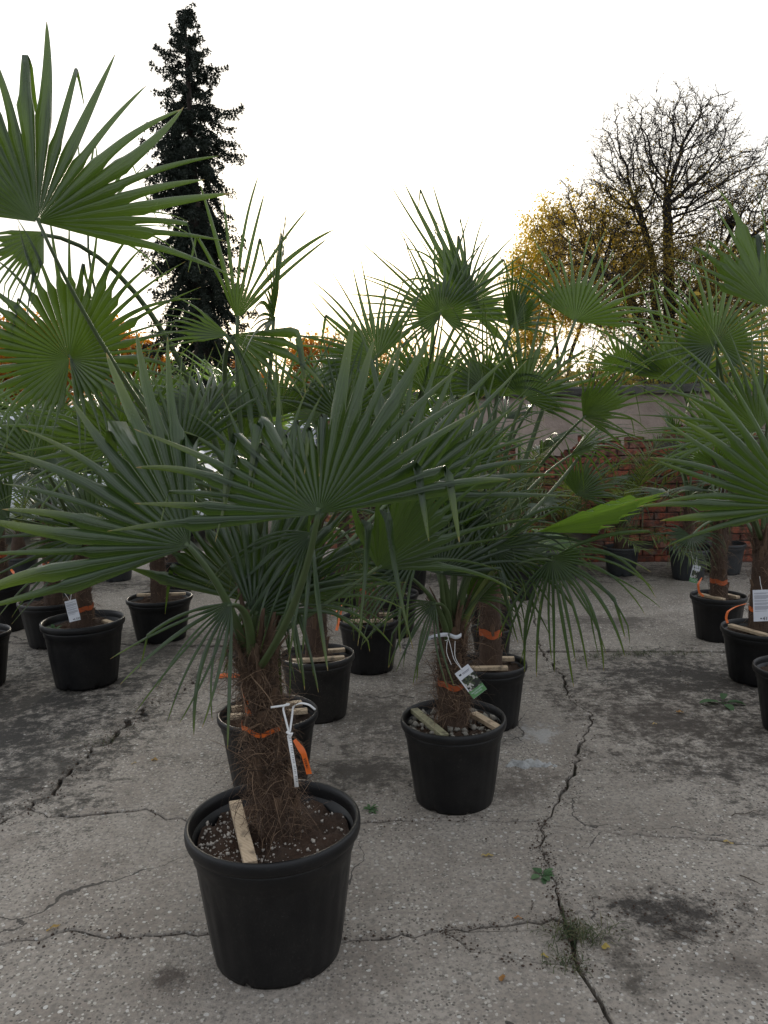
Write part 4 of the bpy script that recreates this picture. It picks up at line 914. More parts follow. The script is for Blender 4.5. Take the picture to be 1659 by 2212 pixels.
# ------------------------------------------------------------------ brick wall
def make_wall():
    r = np.random.default_rng(5)
    A = np.array([-.55, 8.62, 0.0]); B = np.array([6.6, 7.72, 0.0]); ax = unit(B - A); nn = np.array([ax[1], -ax[0], 0]); nn = nn if nn[1] < 0 else -nn
    L = np.linalg.norm(B - A); H = 1.80; root = thing('brick_wall', 'old red brick garden wall with crumbling pink plaster and dark coping', 'wall', (A + B) / 2)
    up = np.array([0, 0, 1.0])
    def pt(u, v, d): return A + ax * u + up * v + nn * d
    V, F = box(pt(L / 2, H / 2 - .02, -.14), L, .24, H + .04, ax, up); add('wall_core', V, F, M_MORT, root, smooth=False)
    def plaster(u, v):
        m = mnoise.noise(Vector((u * .9, v * 1.4, 2.2))) * .55 + mnoise.noise(Vector((u * 3.1, v * 3.6, 7.0))) * .34 + mnoise.noise(Vector((u * 11, v * 11, 1.0))) * .09
        return m + (v - 1.36) * 0.9 > 0.0
    meshes = []
    for k in range(7):
        V, F = box(np.zeros(3), .245, .09, .066, bev=.006); V = V + r.normal(0, .0022, V.shape); meshes.append(_mesh('brick', V, F))
        meshes[-1].materials.append(M_BRICK)
    rows = int(H / .077); cand = []
    for j in range(rows):
        off = (.128 if j % 2 else 0) + r.uniform(-.015, .015); u = off
        while u < L - .12:
            v = .036 + j * .077
            cover = sum(plaster(u + dx, v) for dx in (-.10, 0, .10))
            if cover < 3 and r.random() > .02: cand.append((u, v))
            u += .257
    cand.sort(key=lambda q: abs(q[0] - 3.2)); rest = []
    Rm = Matrix(((ax[0], -nn[0], 0), (ax[1], -nn[1], 0), (0, 0, 1))).to_quaternion()
    for k, (u, v) in enumerate(cand):
        p = pt(u + r.uniform(-.004, .004), v + r.uniform(-.003, .003), -.035 + r.normal(0, .005) - (.02 if r.random() < .07 else 0))
        if k < 290:
            o = bpy.data.objects.new('brick', meshes[k % 7]); col.objects.link(o); o.parent = root; o.location = p - BASE[root.name]
            o.rotation_mode = 'QUATERNION'; o.rotation_quaternion = Rm
        else: rest.append(box(p, .245, .09, .066, ax, up, .006))
    if rest: V, F = merge(rest); add('bricks', V, F, M_BRICK, root, smooth=False, kind='stuff')
    # plaster still clinging to the bricks
    st = .03; nu, nv = int(L / st), int(H / st); idx = {}; V = []; F = []; cells = {}
    def vid(i, j, d):
        if (i, j, d) not in idx:
            jx, jy = mnoise.noise(Vector((i * .7, j * .7, .3))) * .012, mnoise.noise(Vector((i * .7, j * .7, 9.3))) * .012
            idx[(i, j, d)] = len(V); V.append(pt(i * st + jx, j * st + jy, (.021 + .004 * mnoise.noise(Vector((i * .13, j * .13, 4)))) if d else -.01))
        return idx[(i, j, d)]
    on = [[plaster((i + .5) * st, (j + .5) * st) for j in range(nv)] for i in range(nu)]
    for i in range(nu):
        for j in range(nv):
            if not on[i][j]: continue
            F.append([vid(i, j, 1), vid(i + 1, j, 1), vid(i + 1, j + 1, 1), vid(i, j + 1, 1)])
            for (di, dj, a, b) in ((-1, 0, (i, j + 1), (i, j)), (1, 0, (i + 1, j), (i + 1, j + 1)), (0, -1, (i, j), (i + 1, j)), (0, 1, (i + 1, j + 1), (i, j + 1))):
                ii, jj = i + di, j + dj
                if not (0 <= ii < nu and 0 <= jj < nv) or not on[ii][jj]: F.append([vid(*b, 1), vid(*a, 1), vid(*a, 0), vid(*b, 0)])
    add('plaster', V, F, M_PLAST, root, smooth=False)
    u = 0
    while u < L - .05:
        w = min(r.uniform(.55, .8), L - u); V, F = box(pt(u + w / 2, H + .045, -.12), w - .008, .40, .09, ax, up, .012); V = V + r.normal(0, .004, V.shape)
        add('coping_stone', V, F, M_COPE, root, smooth=False); u += w
make_wall()

# ------------------------------------------------------------------ feather palms by the wall
def feather_palm(x, y, z, label, seed, n=9, L=.95):
    r = np.random.default_rng(seed); root = thing('feather_palm', label, 'palm', (x, y, z), 'feather palms by the brick wall')
    K = 12; prof = [(.06, -.02), (.075, .05), (.07, .15), (.05, .24), (.02, .30)]; V, F = lathe(prof, (x, y, z), 20); add('trunk', V, F, M_TRUNK, root)
    for k in range(n):
        az = k * 2.4 + r.uniform(-.3, .3); el = rad(r.uniform(50, 85) - 4 * k); hd = np.array([math.cos(az), math.sin(az), 0])
        p = np.array([x, y, z + .22]); d = hd * math.cos(el) + np.array([0, 0, 1]) * math.sin(el); pts = [p]
        for q in range(16):
            d = unit(d + np.array([0, 0, -1]) * .055 + hd * .01); p = p + d * L / 16 * r.uniform(.98, 1.02); pts.append(p)
        pts = np.array(pts); V, F = tube(pts, np.linspace(.007, .0015, 17), 5); st_ = np.cross(hd, [0, 0, 1.0])
        B0, B1 = [], []; Vs, Fs, T, U_, R_ = [], [], [], [], []; c = 0
        o = None
        for q in np.linspace(3, 15.8, 44):
            i = int(q); f = q - i; b = pts[i] * (1 - f) + pts[min(i + 1, 16)] * f; tdir = unit(pts[min(i + 1, 16)] - pts[i]); upn = np.cross(st_, tdir)
            for sg in (-1, 1):
                dl = unit(tdir * r.uniform(.6, .9) + st_ * sg * r.uniform(.6, .9) + upn * r.uniform(.0, .5)); ll = .21 * math.sin(math.pi * min(1, (q - 2) / 15)) ** .5 * r.uniform(.8, 1.1) + .03
                wn = unit(np.cross(dl, upn)) * .0055; drop = np.array([0, 0, -.03])
                Vs += [b - wn * .5, b + wn * .5, b + dl * ll * .55 + wn + drop * .3, b + dl * ll * .55 - wn + drop * .3, b + dl * ll + drop]
                Fs += [[c, c + 1, c + 2, c + 3], [c + 3, c + 2, c + 4]]; T += [.2, .2, .5, .5, .9]; U_ += [1, 1, .6, .6, 0]; R_ += [r.random()] * 5; c += 5
        o = add('frond', Vs, Fs, M_PHX, root, attrs=dict(t=T, u=U_, r=R_), smooth=False); add('midrib', V, F, M_PET, o)
for key, sd_, lb in (('W1', 31, 'yellow-green feather palm in front of the exposed bricks'), ('G1', 32, 'bushy feather-leaved plant in the back row grey pot'), ('G2', 33, 'thin feather-leaved plant in the light grey pot'), ('G3', 34, 'feather-leaved plant at the far end of the back row')):
    x, y, R, h, rt_, sz = POTS[key]; feather_palm(x, y, sz, lb, sd_, 11 if key == 'W1' else 8, 1.15 if key == 'W1' else .7)
for k, (x, y) in enumerate(((1.25, 7.75), (2.35, 7.55))):
    POTS['F%d' % k] = (x, y, .18, .28) + make_pot(x, y, .18, .28, ('dark grey pot close to the left part of the brick wall', 'dark grey pot between the feather palm and the plain grey pot')[k], BP, mat=M_POT_G, seed=60 + k)
    feather_palm(x, y, POTS['F%d' % k][5], ('feather palm half hidden at the left part of the bricks', 'feather palm with arching fronds right of the yellow-green one')[k], 40 + k, 11, 1.05)

# ------------------------------------------------------------------ trees
def cards(Pp, size, r, squash=1.0):
    n = len(Pp); a = unit(r.normal(size=(n, 3))); b = unit(np.cross(a, r.normal(size=(n, 3)))); s = (size * r.uniform(.6, 1.3, n))[:, None]
    c = np.cross(a, b)
    V = np.stack([Pp - a * s, Pp + b * s * .6 + c * s * .15, Pp + a * s, Pp - b * s * .6 + c * s * .15], 1).reshape(-1, 3)
    F = np.arange(4 * n).reshape(n, 4)
    return V, F
def grow(p, d, L, rad_, lev, maxlev, r, segs, tips, spread=.55, upb=.10, wob=.12, shrink=.74):
    nsub = 4 if lev < 3 else 3; cur = np.array(p); rr = rad_
    for k in range(nsub):
        d = unit(d + r.normal(0, wob, 3) + np.array([0, 0, upb])); q = cur + d * L / nsub; r2 = rr * (.90 if lev < 3 else .84)
        segs.append((cur, q, rr, r2, lev)); cur = q; rr = r2
        if lev < maxlev and k >= 1 and r.random() < (.85 if lev > 0 else .35):
            sd_ = unit(np.cross(d, r.normal(size=3))); nd = unit(d * math.cos(spread * 1.2) + sd_ * math.sin(spread * 1.2) * r.uniform(.7, 1.2))
            grow(cur, nd, L * shrink * r.uniform(.65, 1.0), rr * .58, lev + 1, maxlev, r, segs, tips, spread, upb, wob, shrink)
    if lev < maxlev:
        for m in range(2):
            sd_ = unit(np.cross(d, r.normal(size=3))); nd = unit(d * math.cos(spread) + sd_ * math.sin(spread) * r.uniform(.5, 1.1))
            grow(cur, nd, L * shrink * r.uniform(.75, 1.05), rr * .78, lev + 1, maxlev, r, segs, tips, spread, upb, wob, shrink)
    else: tips.append(cur)
def colonise(base, lobes, seed, natt, D, kill, infl, fork, iters=170):
    """branch skeleton grown towards points spread through the crown lobes"""
    r = np.random.default_rng(seed); base = np.asarray(base, float); A = []
    vol = np.array([l[1][0] * l[1][1] * l[1][2] for l in lobes]); cnt = (natt * vol / vol.sum()).astype(int)
    for (c, rr), n in zip(lobes, cnt):
        v = unit(r.normal(size=(n, 3))) * (r.random(n) ** .38 * r.uniform(.78, 1.12, n))[:, None]; A.append(base + np.array(c) + v * np.array(rr))
    A = np.concatenate(A); P = [base - np.array([0, 0, .1])]; par = [-1]
    for stem in fork:
        k = 0; cur = base.copy()
        for q in stem:
            q = base + np.array(q); n = max(1, int(np.linalg.norm(q - cur) / D))
            for i in range(1, n + 1): P.append(cur + (q - cur) * i / n + r.normal(0, D * .06, 3)); par.append(k); k = len(P) - 1
            cur = q
    P = np.array(P); par = list(par); nd = np.full(len(A), 1e9); ni = np.zeros(len(A), int); alive = np.ones(len(A), bool); new0 = 0
    for it in range(iters):
        N = P[new0:]
        if len(N) == 0: break
        al = np.where(alive)[0]
        if len(al) == 0: break
        dd = np.linalg.norm(A[al][:, None] - N[None], axis=2); j = dd.argmin(1); m = dd[np.arange(len(al)), j]; up_ = m < nd[al]
        nd[al[up_]] = m[up_]; ni[al[up_]] = j[up_] + new0; alive &= nd > kill
        act = alive & (nd < infl); new0 = len(P)
        if not act.any(): break
        acc = np.zeros((len(P), 3)); np.add.at(acc, ni[act], unit(A[act] - P[ni[act]])); idx = np.unique(ni[act])
        d = unit(unit(acc[idx]) + r.normal(0, .16, (len(idx), 3)) + np.array([0, 0, .06])); Q = P[idx] + d * D
        P = np.concatenate([P, Q]); par += list(idx)
    par = np.array(par); n = len(P); deg = np.zeros(n, int); np.add.at(deg, par[1:], 1)
    return P, par, deg, r
def tree(name, label, base, lobes, fork, seed, leafmat, nleaf, leafsize, natt=1500, D=.22, kill=.33, infl=2.2, tipr=.007, power=2.3, bark=M_BARK, group=None, leafh=(0, 1), twl=.35, ntw=2, cluster=.12, patch=.5):
    P, par, deg, r = colonise(base, lobes, seed, natt, D, kill, infl, fork); n = len(P)
    root = thing(name, label, 'tree', base, group); R = np.where(deg == 0, tipr ** power, 0.0)
    for i in range(n - 1, 0, -1): R[par[i]] += R[i]
    R = np.maximum(tipr, R ** (1 / power)); i = np.arange(1, n); p0, p1, r0, r1 = P[par[1:]], P[1:], np.minimum(R[par[1:]], R[1:] * 1.35), R[1:]
    thick = r1 > R.max() * .42; mid = (~thick) & (r1 > tipr * 2.6)
    for nm, mk, sd_ in (('trunk', thick, 9), ('branches', mid, 6), ('twigs', ~(thick | mid), 3)):
        if mk.any(): V, F = sticks(p0[mk], p1[mk], r0[mk], r1[mk], sd_); add(nm, V, F, bark, root, kind=None if nm == 'trunk' else 'stuff')
    # fine shoots on the young wood
    yg = np.where(R < tipr * 2.0)[0]; yg = yg[yg > 0]; src = np.repeat(yg, ntw); d0 = unit(P[src] - P[par[src]]); m = len(src)
    d1 = unit(d0 * 1.3 + r.normal(0, .5, (m, 3)) + np.array([0, 0, .15])); l = twl * r.uniform(.4, 1.1, m)[:, None]; q1 = P[src] + d1 * l * .5; q2 = q1 + unit(d1 + r.normal(0, .3, (m, 3))) * l * .5
    V, F = sticks(np.concatenate([P[src], q1]), np.concatenate([q1, q2]), np.r_[np.full(m, tipr * .75), np.full(m, tipr * .6)], np.r_[np.full(m, tipr * .6), np.full(m, tipr * .35)], 3); add('shoots', V, F, bark, root, kind='stuff')
    if nleaf:
        C = np.concatenate([q1, q2]); zf = (C[:, 2] - base[2]) / (C[:, 2].max() - base[2]); w = np.clip(1 - (zf - leafh[0]) / (leafh[1] - leafh[0]), .015, 1)
        cl = np.array([mnoise.noise(Vector(p * .55)) for p in C]); w = w * np.clip(.5 + cl * 2.2 * patch, .02, 1.6)
        k = r.choice(len(C), nleaf, p=w / w.sum()); Pp = C[k] + r.normal(0, cluster, (nleaf, 3)); V, F = cards(Pp, leafsize, r)
        rv = np.clip(r.random(nleaf) * .6 + .45 * (np.array([mnoise.noise(Vector(p * .4)) for p in Pp]) + .45), 0, 1); add('leaves', V, F, leafmat, root, attrs=dict(r=np.repeat(rv, 4)), smooth=False, kind='stuff')
    return root
def dep(x, y, z): p = at(x, y, z); return np.array([p[0], p[1], 0.0])
def lobes_px(b, z, L):
    out = []
    for x, y, rx, ry in L:
        c = at(x, y, z) - b; out.append(((c[0], 0, c[2]), (rx * z / FPX, rx * z / FPX * .85, ry * z / FPX)))
    return out
def px(b, z, *pts): return [tuple(at(x, y, z) - b) for x, y in pts]
b = dep(1435, 900, 26)
tree('bare_tree', 'tall twin-stemmed tree with bare twiggy top and thinning yellow leaves', b, lobes_px(b, 26, [(1430, 420, 170, 200), (1600, 500, 150, 160), (1270, 540, 125, 140), (1340, 360, 90, 120), (1470, 340, 100, 130), (1450, 640, 240, 110)]),
     [px(b, 26, (1420, 760), (1410, 560), (1385, 470)), px(b, 26, (1445, 760), (1445, 560), (1440, 430)), px(b, 26, (1435, 830), (1500, 640), (1560, 560)), px(b, 26, (1430, 830), (1360, 640), (1290, 570))], 4, M_BRN, 42000, .036, 8500, .18, .21, 1.8, .0085, 2.08, leafh=(.28, .78), twl=.5, ntw=4)
b = dep(1215, 900, 31)
tree('autumn_tree', 'lower golden-yellow tree beside the tall bare one', b, lobes_px(b, 31, [(1210, 580, 100, 150), (1300, 560, 90, 140), (1135, 670, 75, 120), (1170, 520, 55, 70)]), [px(b, 31, (1205, 780), (1195, 680)), px(b, 31, (1230, 780), (1270, 660))], 9, M_YEL, 30000, .056, 2800, .24, .33, 2.2, .008, 2.3, leafh=(.45, 1.15), twl=.4, cluster=.14)
b = dep(1590, 900, 33)
tree('autumn_tree', 'golden tree half hidden behind the tall bare one', b, lobes_px(b, 33, [(1580, 680, 140, 130), (1480, 760, 110, 90)]), [px(b, 33, (1585, 800), (1570, 700))], 10, M_YEL, 16000, .055, 1500, .26, .36, 2.4, .008, 2.3, leafh=(.5, 1.2), twl=.4, cluster=.14)
for k, (x, z, y0, rx, ry, lb, sd_, nl) in enumerate(((40, 40, 790, 110, 95, 'orange autumn tree behind the tall back-lit palm', 15, 9000), (205, 44, 760, 75, 90, 'thin half-bare orange tree between its fuller neighbours', 16, 2600), (285, 40, 805, 75, 75, 'bright orange tree just left of the spruce', 17, 8000), (690, 46, 790, 60, 60, 'rusty orange tree seen through the palm leaves near the sun', 18, 5000), (-110, 46, 770, 110, 110, 'orange-brown tree at the far side of the orange row', 19, 8000), (520, 60, 830, 60, 60, 'small brownish tree far behind the spruce', 20, 3000), (860, 55, 800, 90, 60, 'pale bare tree far behind the palms by the sun', 21, 900))):
    b = dep(x, 905, z); tree('autumn_tree', lb, b, lobes_px(b, z, [(x, y0, rx, ry), (x + rx * .5, y0 + 25, rx * .6, ry * .7)]), [px(b, z, (x, y0 + ry * .9), (x + 3, y0 + ry * .3))], sd_, M_ORG, nl * 2, .12, 700, .32, .45, 3.0, .012, 2.3, group='autumn trees beyond the yard', leafh=(.55, 1.4), twl=.5, cluster=.25, patch=.7)
def spruce(base, top, seed, label):
    r = np.random.default_rng(seed); base = np.asarray(base, float); top = np.asarray(top, float); H = top[2]; root = thing('spruce_tree', label, 'tree', base)
    ax = (top - base); n = 14; P_ = np.array([base + ax * k / n for k in range(n + 1)]); V, F = tube(P_, np.linspace(.44, .03, n + 1), 12); add('trunk', V, F, M_BARK_S, root)
    b0, b1, br0, br1, tp, tdir = [], [], [], [], [], []
    z = .9
    while z < H - .12:
        f = z / H; Lb = (3.3 * (1 - f) ** .50 + .42) * (1.0 if f < .9 else .8)
        for m in range(int(r.integers(4, 8))):
            az = r.uniform(0, 6.283); hd = np.array([math.cos(az), math.sin(az), 0]); L = Lb * r.uniform(.35, 1.2); p = base + ax * (z + r.uniform(-.2, .2)) / H
            el = rad(-22 + 66 * max(0, f - .55) / .45 + r.uniform(-12, 12)); d = hd * math.cos(el) + np.array([0, 0, math.sin(el)]); nn = max(5, int(L / .13)); rb = .022 * (1 - f) + .010
            sd_ = np.cross(hd, [0, 0, 1.0])
            for q in range(nn):
                g = q / nn; d = unit(d + np.array([0, 0, (-.10 if g < .55 else .17)]) + r.normal(0, .05, 3)); e = p + d * L / nn
                b0.append(p); b1.append(e); br0.append(rb * (1 - g * .8)); br1.append(rb * (1 - (g + 1 / nn) * .8))
                tp.append(e); tdir.append(d)
                if g > .12:
                    for sg in (-1, 1, 0):
                        if r.random() < .85:
                            ll = r.uniform(.2, .8) * (1 - .45 * g) * (1 if f < .8 else .6); w = unit(d * .35 + sd_ * sg * r.uniform(.3, .9) + np.array([0, 0, -1]) * r.uniform(.35, 1.25)); nt = max(2, int(ll / .07))
                            for t_ in range(nt): tp.append(e + w * ll * (t_ + .6) / nt + r.normal(0, .015, 3)); tdir.append(w)
                p = e
        z += r.uniform(.20, .33) * (1.15 if f < .6 else .95)
    V, F = sticks(np.array(b0), np.array(b1), np.array(br0), np.array(br1), 4); add('branches', V, F, M_BARK_S, root, kind='stuff')
    tp = np.array(tp); tdir = np.array(tdir); n = len(tp)
    # needle brushes: short spikes round each shoot
    P0, D = np.repeat(tp, 6, 0), np.repeat(tdir, 6, 0); m = len(P0)
    sdv = unit(np.cross(D, r.normal(size=(m, 3)))); w = unit(D * r.uniform(.2, 1.0, m)[:, None] + sdv); l = r.uniform(.07, .15, m)[:, None]; wd = unit(np.cross(w, r.normal(size=(m, 3)))) * r.uniform(.018, .036, m)[:, None]
    V = np.stack([P0 - wd - w * .02, P0 + wd - w * .02, P0 + w * l], 1).reshape(-1, 3); F = np.arange(3 * m).reshape(m, 3)
    add('needles', V, F, M_NEEDLE, root, attrs=dict(r=np.repeat(r.random(m), 3)), smooth=False, kind='stuff')
spruce(dep(446, 905, 32), at(399, 28, 32), 3, 'tall dark spruce with ragged drooping branches')
def bush(x, y0, z, w, h, d, label, seed, n, mat=M_BUSH, size=.07):
    r = np.random.default_rng(seed); b = dep(x, y0, z); root = thing('bush', label, 'bush', b, 'bushes behind the brick wall')
    segs, tips = [], []
    for k in range(7):
        a = r.uniform(0, 6.28); grow(b + np.array([math.cos(a) * w * .25, math.sin(a) * d * .2, 0]), unit([math.cos(a) * .5 * w / h, math.sin(a) * .3, 1]), h * .42, .035, 1, 4, r, segs, tips, .6, .05, .15, .72)
    V, F = sticks([s[0] for s in segs], [s[1] for s in segs], np.array([max(.008, s[2]) for s in segs]), np.array([max(.007, s[3]) for s in segs]), 4); add('stems', V, F, M_BARK, root)
    Pp = np.concatenate([r.normal(0, [w * .24, d * .22, h * .18], (n, 3)) + [0, 0, h * .48]]); Pp[:, 2] = np.abs(Pp[:, 2]); keep = np.array([mnoise.noise(Vector(p * 1.1)) for p in Pp]) > -.16
    Pp = b + Pp[keep]; V, F = cards(Pp, size, r); add('foliage', V, F, mat, root, attrs=dict(r=np.repeat(r.random(len(Pp)), 4)), smooth=False, kind='stuff')
for k, (x, z, w, h, lb, m) in enumerate(((1130, 16, 4.2, 3.1, 'ochre bush behind the left end of the brick wall', M_BUSH), (1330, 15, 4.4, 3.3, 'dense olive and ochre bush behind the middle of the wall', M_BUSH), (1520, 16, 4.6, 3.6, 'dense yellowing bush behind the right part of the wall', M_BUSH), (1690, 14, 4.0, 3.2, 'green bush at the far right behind the wall', M_BUSH), (960, 26, 5.0, 3.0, 'pale ochre bush far behind the palms near the sun', M_YEL))):
    bush(x, 905, z, w, h, 3.0, lb, 70 + k, 9000, m, .06 if z < 20 else .09)

# ------------------------------------------------------------------ white vans behind the palms
def van(loc, yaw, label):
    root = thing('van', label, 'van', loc, 'white vans parked behind the palms'); b = np.asarray(loc, float)
    cy, sy = math.cos(yaw), math.sin(yaw)
    def T(V): V = np.asarray(V, float); return np.stack([V[:, 0] * cy - V[:, 1] * sy, V[:, 0] * sy + V[:, 1] * cy, V[:, 2]], 1) + b
    prof = [(-2.25, .38), (-2.32, .75), (-2.28, 1.15), (-2.15, 1.82), (-1.95, 1.93), (.2, 1.95), (.62, 1.88), (1.38, 1.20), (1.98, 1.02), (2.22, .82), (2.26, .52), (2.20, .32)]
    ws = [.88, .93, .94, .78, .70, .70, .72, .88, .86, .84, .86, .86]
    ns_ = len(prof); V = []
    for s in (-1, 1):
        for (x, z), w in zip(prof, ws): V.append((x, s * w, z))
    for (x, z), w in zip(prof, ws): V.append((x, 0, z + (.03 if z > 1.1 else 0)))
    F = []
    for i in range(ns_):
        j = (i + 1) % ns_; F += [[i, j, 2 * ns_ + j, 2 * ns_ + i], [2 * ns_ + i, 2 * ns_ + j, ns_ + j, ns_ + i]]
    F += [list(range(ns_))[::-1], [ns_ + i for i in range(ns_)]]
    add('body', T(V), F, M_CAR, root, smooth=False)
    def pane(name, pts, mat=M_GLASS, out=(0, 0, 0)):
        P_ = np.array(pts, float); c = P_.mean(0); n = unit(np.cross(P_[1] - P_[0], P_[2] - P_[0])); n = n if n @ np.array(out) > 0 else -n
        k = len(P_); V = np.concatenate([P_ - n * .01, P_ + n * .012]); F = [list(range(k)), [k + i for i in range(k)][::-1]] + [[i, (i + 1) % k, k + (i + 1) % k, k + i] for i in range(k)]
        return add(name, T(V), F, mat, root, smooth=False)
    pane('windscreen', [(.70, -.62, 1.84), (.70, .62, 1.84), (1.30, .76, 1.30), (1.30, -.76, 1.30)], out=(1, 0, 1))
    pane('rear_window', [(-2.17, -.6, 1.76), (-2.17, .6, 1.76), (-2.27, .72, 1.25), (-2.27, -.72, 1.25)], out=(-1, 0, 0))
    for s in (-1, 1):
        for x0, x1, x2, x3 in ((.0, .52, 1.12, .0), (-1.0, -.08, -.08, -1.0), (-2.0, -1.1, -1.1, -2.05)):
            pane('side_window', [(x0, s * .735, 1.78), (x1, s * .745, 1.78), (x2, s * .90, 1.26), (x3, s * .90, 1.26)], out=(0, s, .2))
        pane('headlight', [(2.03, s * .80, .98), (2.22, s * .62, .84), (2.25, s * .62, .70), (2.1, s * .86, .72)], M_LAMP, (1, s, 0))
        V, F = box(np.array([1.12, s * 1.0, 1.28]), .10, .20, .16, bev=.03); add('side_mirror', T(V), F, M_CAR, root, smooth=False)
        for x in (-1.45, 1.45):
            a = np.linspace(0, 2 * math.pi, 25)[:-1]; V = []
            for rr, yy in ((.20, .70), (.32, .70), (.34, .74), (.34, .90), (.32, .945), (.21, .945)): V += [(x + rr * math.cos(t), s * yy, .335 + rr * math.sin(t)) for t in a]
            F = []
            for k in range(5):
                for i in range(24): F.append([k * 24 + i, k * 24 + (i + 1) % 24, (k + 1) * 24 + (i + 1) % 24, (k + 1) * 24 + i])
            o = add('wheel', T(V), F, M_TYRE, root)
            V = [(x, s * .93, .335)] + [(x + .21 * math.cos(t), s * .925, .335 + .21 * math.sin(t)) for t in a]; F = [[0, 1 + i, 1 + (i + 1) % 24] for i in range(24)]
            add('wheel_rim', T(V), F, M_RIMM, o)
    V, F = box(np.array([2.22, 0, .52]), .10, 1.6, .22, bev=.03); add('bumper', T(V), F, M_TYRE, root, smooth=False)
pv = at(205, 900, 11.5); van((pv[0], pv[1], -.03), rad(-6), 'white van showing its sloping windscreen between palm leaves')
pv = at(560, 900, 15.0); van((pv[0], pv[1], -.03), rad(184), 'second white van parked further back, mostly hidden by leaves')

# ------------------------------------------------------------------ weeds, grass, litter
def blade_leaf(p, d, L, w, n=6, droop=.5, fold=.25, r=None, wav=.0):
    d = unit(d); side = unit(np.cross(d, [0, 0, 1.0]) + 1e-6); V = []; cur = np.array(p, float); pr = np.sin(np.linspace(.12, 1, n) * math.pi * .93) ** .8
    for k in range(n):
        wv = w * pr[k]; nn = np.cross(side, d); V += [cur - side * wv + nn * fold * wv, cur - nn * .0, cur + side * wv + nn * fold * wv * (1 + wav)]
        d = unit(d + np.array([0, 0, -droop / n])); cur = cur + d * L / n
    F = []
    for k in range(n - 1): F += [[k * 3, k * 3 + 1, k * 3 + 4, k * 3 + 3], [k * 3 + 1, k * 3 + 2, k * 3 + 5, k * 3 + 4]]
    return np.array(V), F
def weed(x, y, label, seed, n, L, w, z=.002, up=.35, flat=.4):
    r = np.random.default_rng(seed); root = thing('weed', label, 'weed', (x, y, z), 'weeds on the concrete')
    for k in range(n):
        a = k * 2.4 + r.uniform(-.5, .5); d = np.array([math.cos(a), math.sin(a), up * r.uniform(.4, 1.5)]); l = L * r.uniform(.6, 1.1)
        st_ = np.array([x, y, z]) + unit(d) * l * .35; V, F = tube(np.array([[x, y, z - .002], (np.array([x, y, z]) + st_) / 2 + [0, 0, .003], st_]), .0012, 5); o = add('stem', V, F, M_WEED, root, attrs=dict(r=np.full(len(V), .3)))
        V, F = blade_leaf(st_, d, l, w * r.uniform(.7, 1.15), droop=flat + .6 * up); add('leaf', V, F, M_WEED, root, attrs=dict(r=np.full(len(V), r.random())))
g = gnd(1172, 1893); weed(g[0], g[1], 'small green rosette weed growing in the crack', 1, 9, .045, .011)
g = gnd(1560, 1520); weed(g[0], g[1], 'wilted leafy weed lying near the scuffed pot', 2, 6, .10, .022, up=.3, flat=.5); 
x, y, R, h, rt_, sz = POTS['L1']
weed(x - .02 - .10, y - .13, 'clump of little weeds in the soil of the big pot', 3, 16, .05, .010, z=sz + .012, up=1.0)
g = gnd(800, 1752); weed(g[0], g[1], 'low mossy green weed tuft between the two nearest pots', 4, 14, .03, .006, up=.5)
def grass(x, y, label, seed, n, L, spread, z=-.01):
    r = np.random.default_rng(seed); root = thing('grass_tuft', label, 'grass', (x, y, z), 'grass tufts in the cracks'); Vs = []; F = []; R_ = []; c = 0; V = []
    for k in range(n):
        p = np.array([x + r.normal(0, spread[0]), y + r.normal(0, spread[1]), z]); a = r.uniform(0, 6.28); d = unit([math.cos(a) * .8, math.sin(a) * .8, r.uniform(.3, 1.4)]); l = L * r.uniform(.4, 1.2); sd_ = unit(np.cross(d, [0, 0, 1.])) * r.uniform(.0006, .0014)
        q = p + d * l * .5; e = q + unit(d + np.array([0, 0, -.7])) * l * .5
        V += [p - sd_, p + sd_, q + sd_, q - sd_, e]; F += [[c, c + 1, c + 2, c + 3], [c + 3, c + 2, c + 4]]; R_ += [r.random()] * 5; c += 5
    add('blades', V, F, M_GRASS, root, attrs=dict(r=R_), smooth=False, kind='stuff')
for x, y, n, L, sp, lb in ((1250, 2020, 240, .075, (.05, .025), 'wiry grass tuft at the dark dirt patch by the crack corner'), (1235, 2085, 120, .05, (.04, .02), 'sparse grass where two cracks meet below the wiry tuft'), (1385, 1412, 320, .06, (.16, .03), 'grass and moss strip along the straight slab joint'), (1290, 1420, 160, .05, (.08, .03), 'short grass under the hanging palm leaf tips'), (250, 1597, 120, .04, (.12, .05), 'thin grass in the wide dirt joint'), (1480, 1412, 90, .05, (.08, .02), 'thin grass at the joint close to the right-hand pots')):
    g = gnd(x, y); grass(g[0], g[1], lb, int(x), n, L, sp)
def fallen(x, y, L, w, rot, label, shade, seed, h=.004):
    g = gnd(x, y); a = rad(rot); r = np.random.default_rng(seed); d = np.array([math.cos(a), math.sin(a), .10]); c = g + np.array([0, 0, h]) - d * L / 2
    c[2] = h; V, F = blade_leaf(c, d, L, w, 8, .28, .35, wav=r.uniform(-.8, .8)); V = V + np.stack([np.zeros(len(V)), np.zeros(len(V)), .004 * np.sin(V[:, 0] * 300)], 1); V[:, 2] = np.maximum(V[:, 2], .0035)
    o = add('fallen_leaf', V, F, M_DRY, None, base=g, attrs=dict(r=np.full(len(V), shade))); tag(o, label, 'leaf', 'fallen leaves on the concrete')
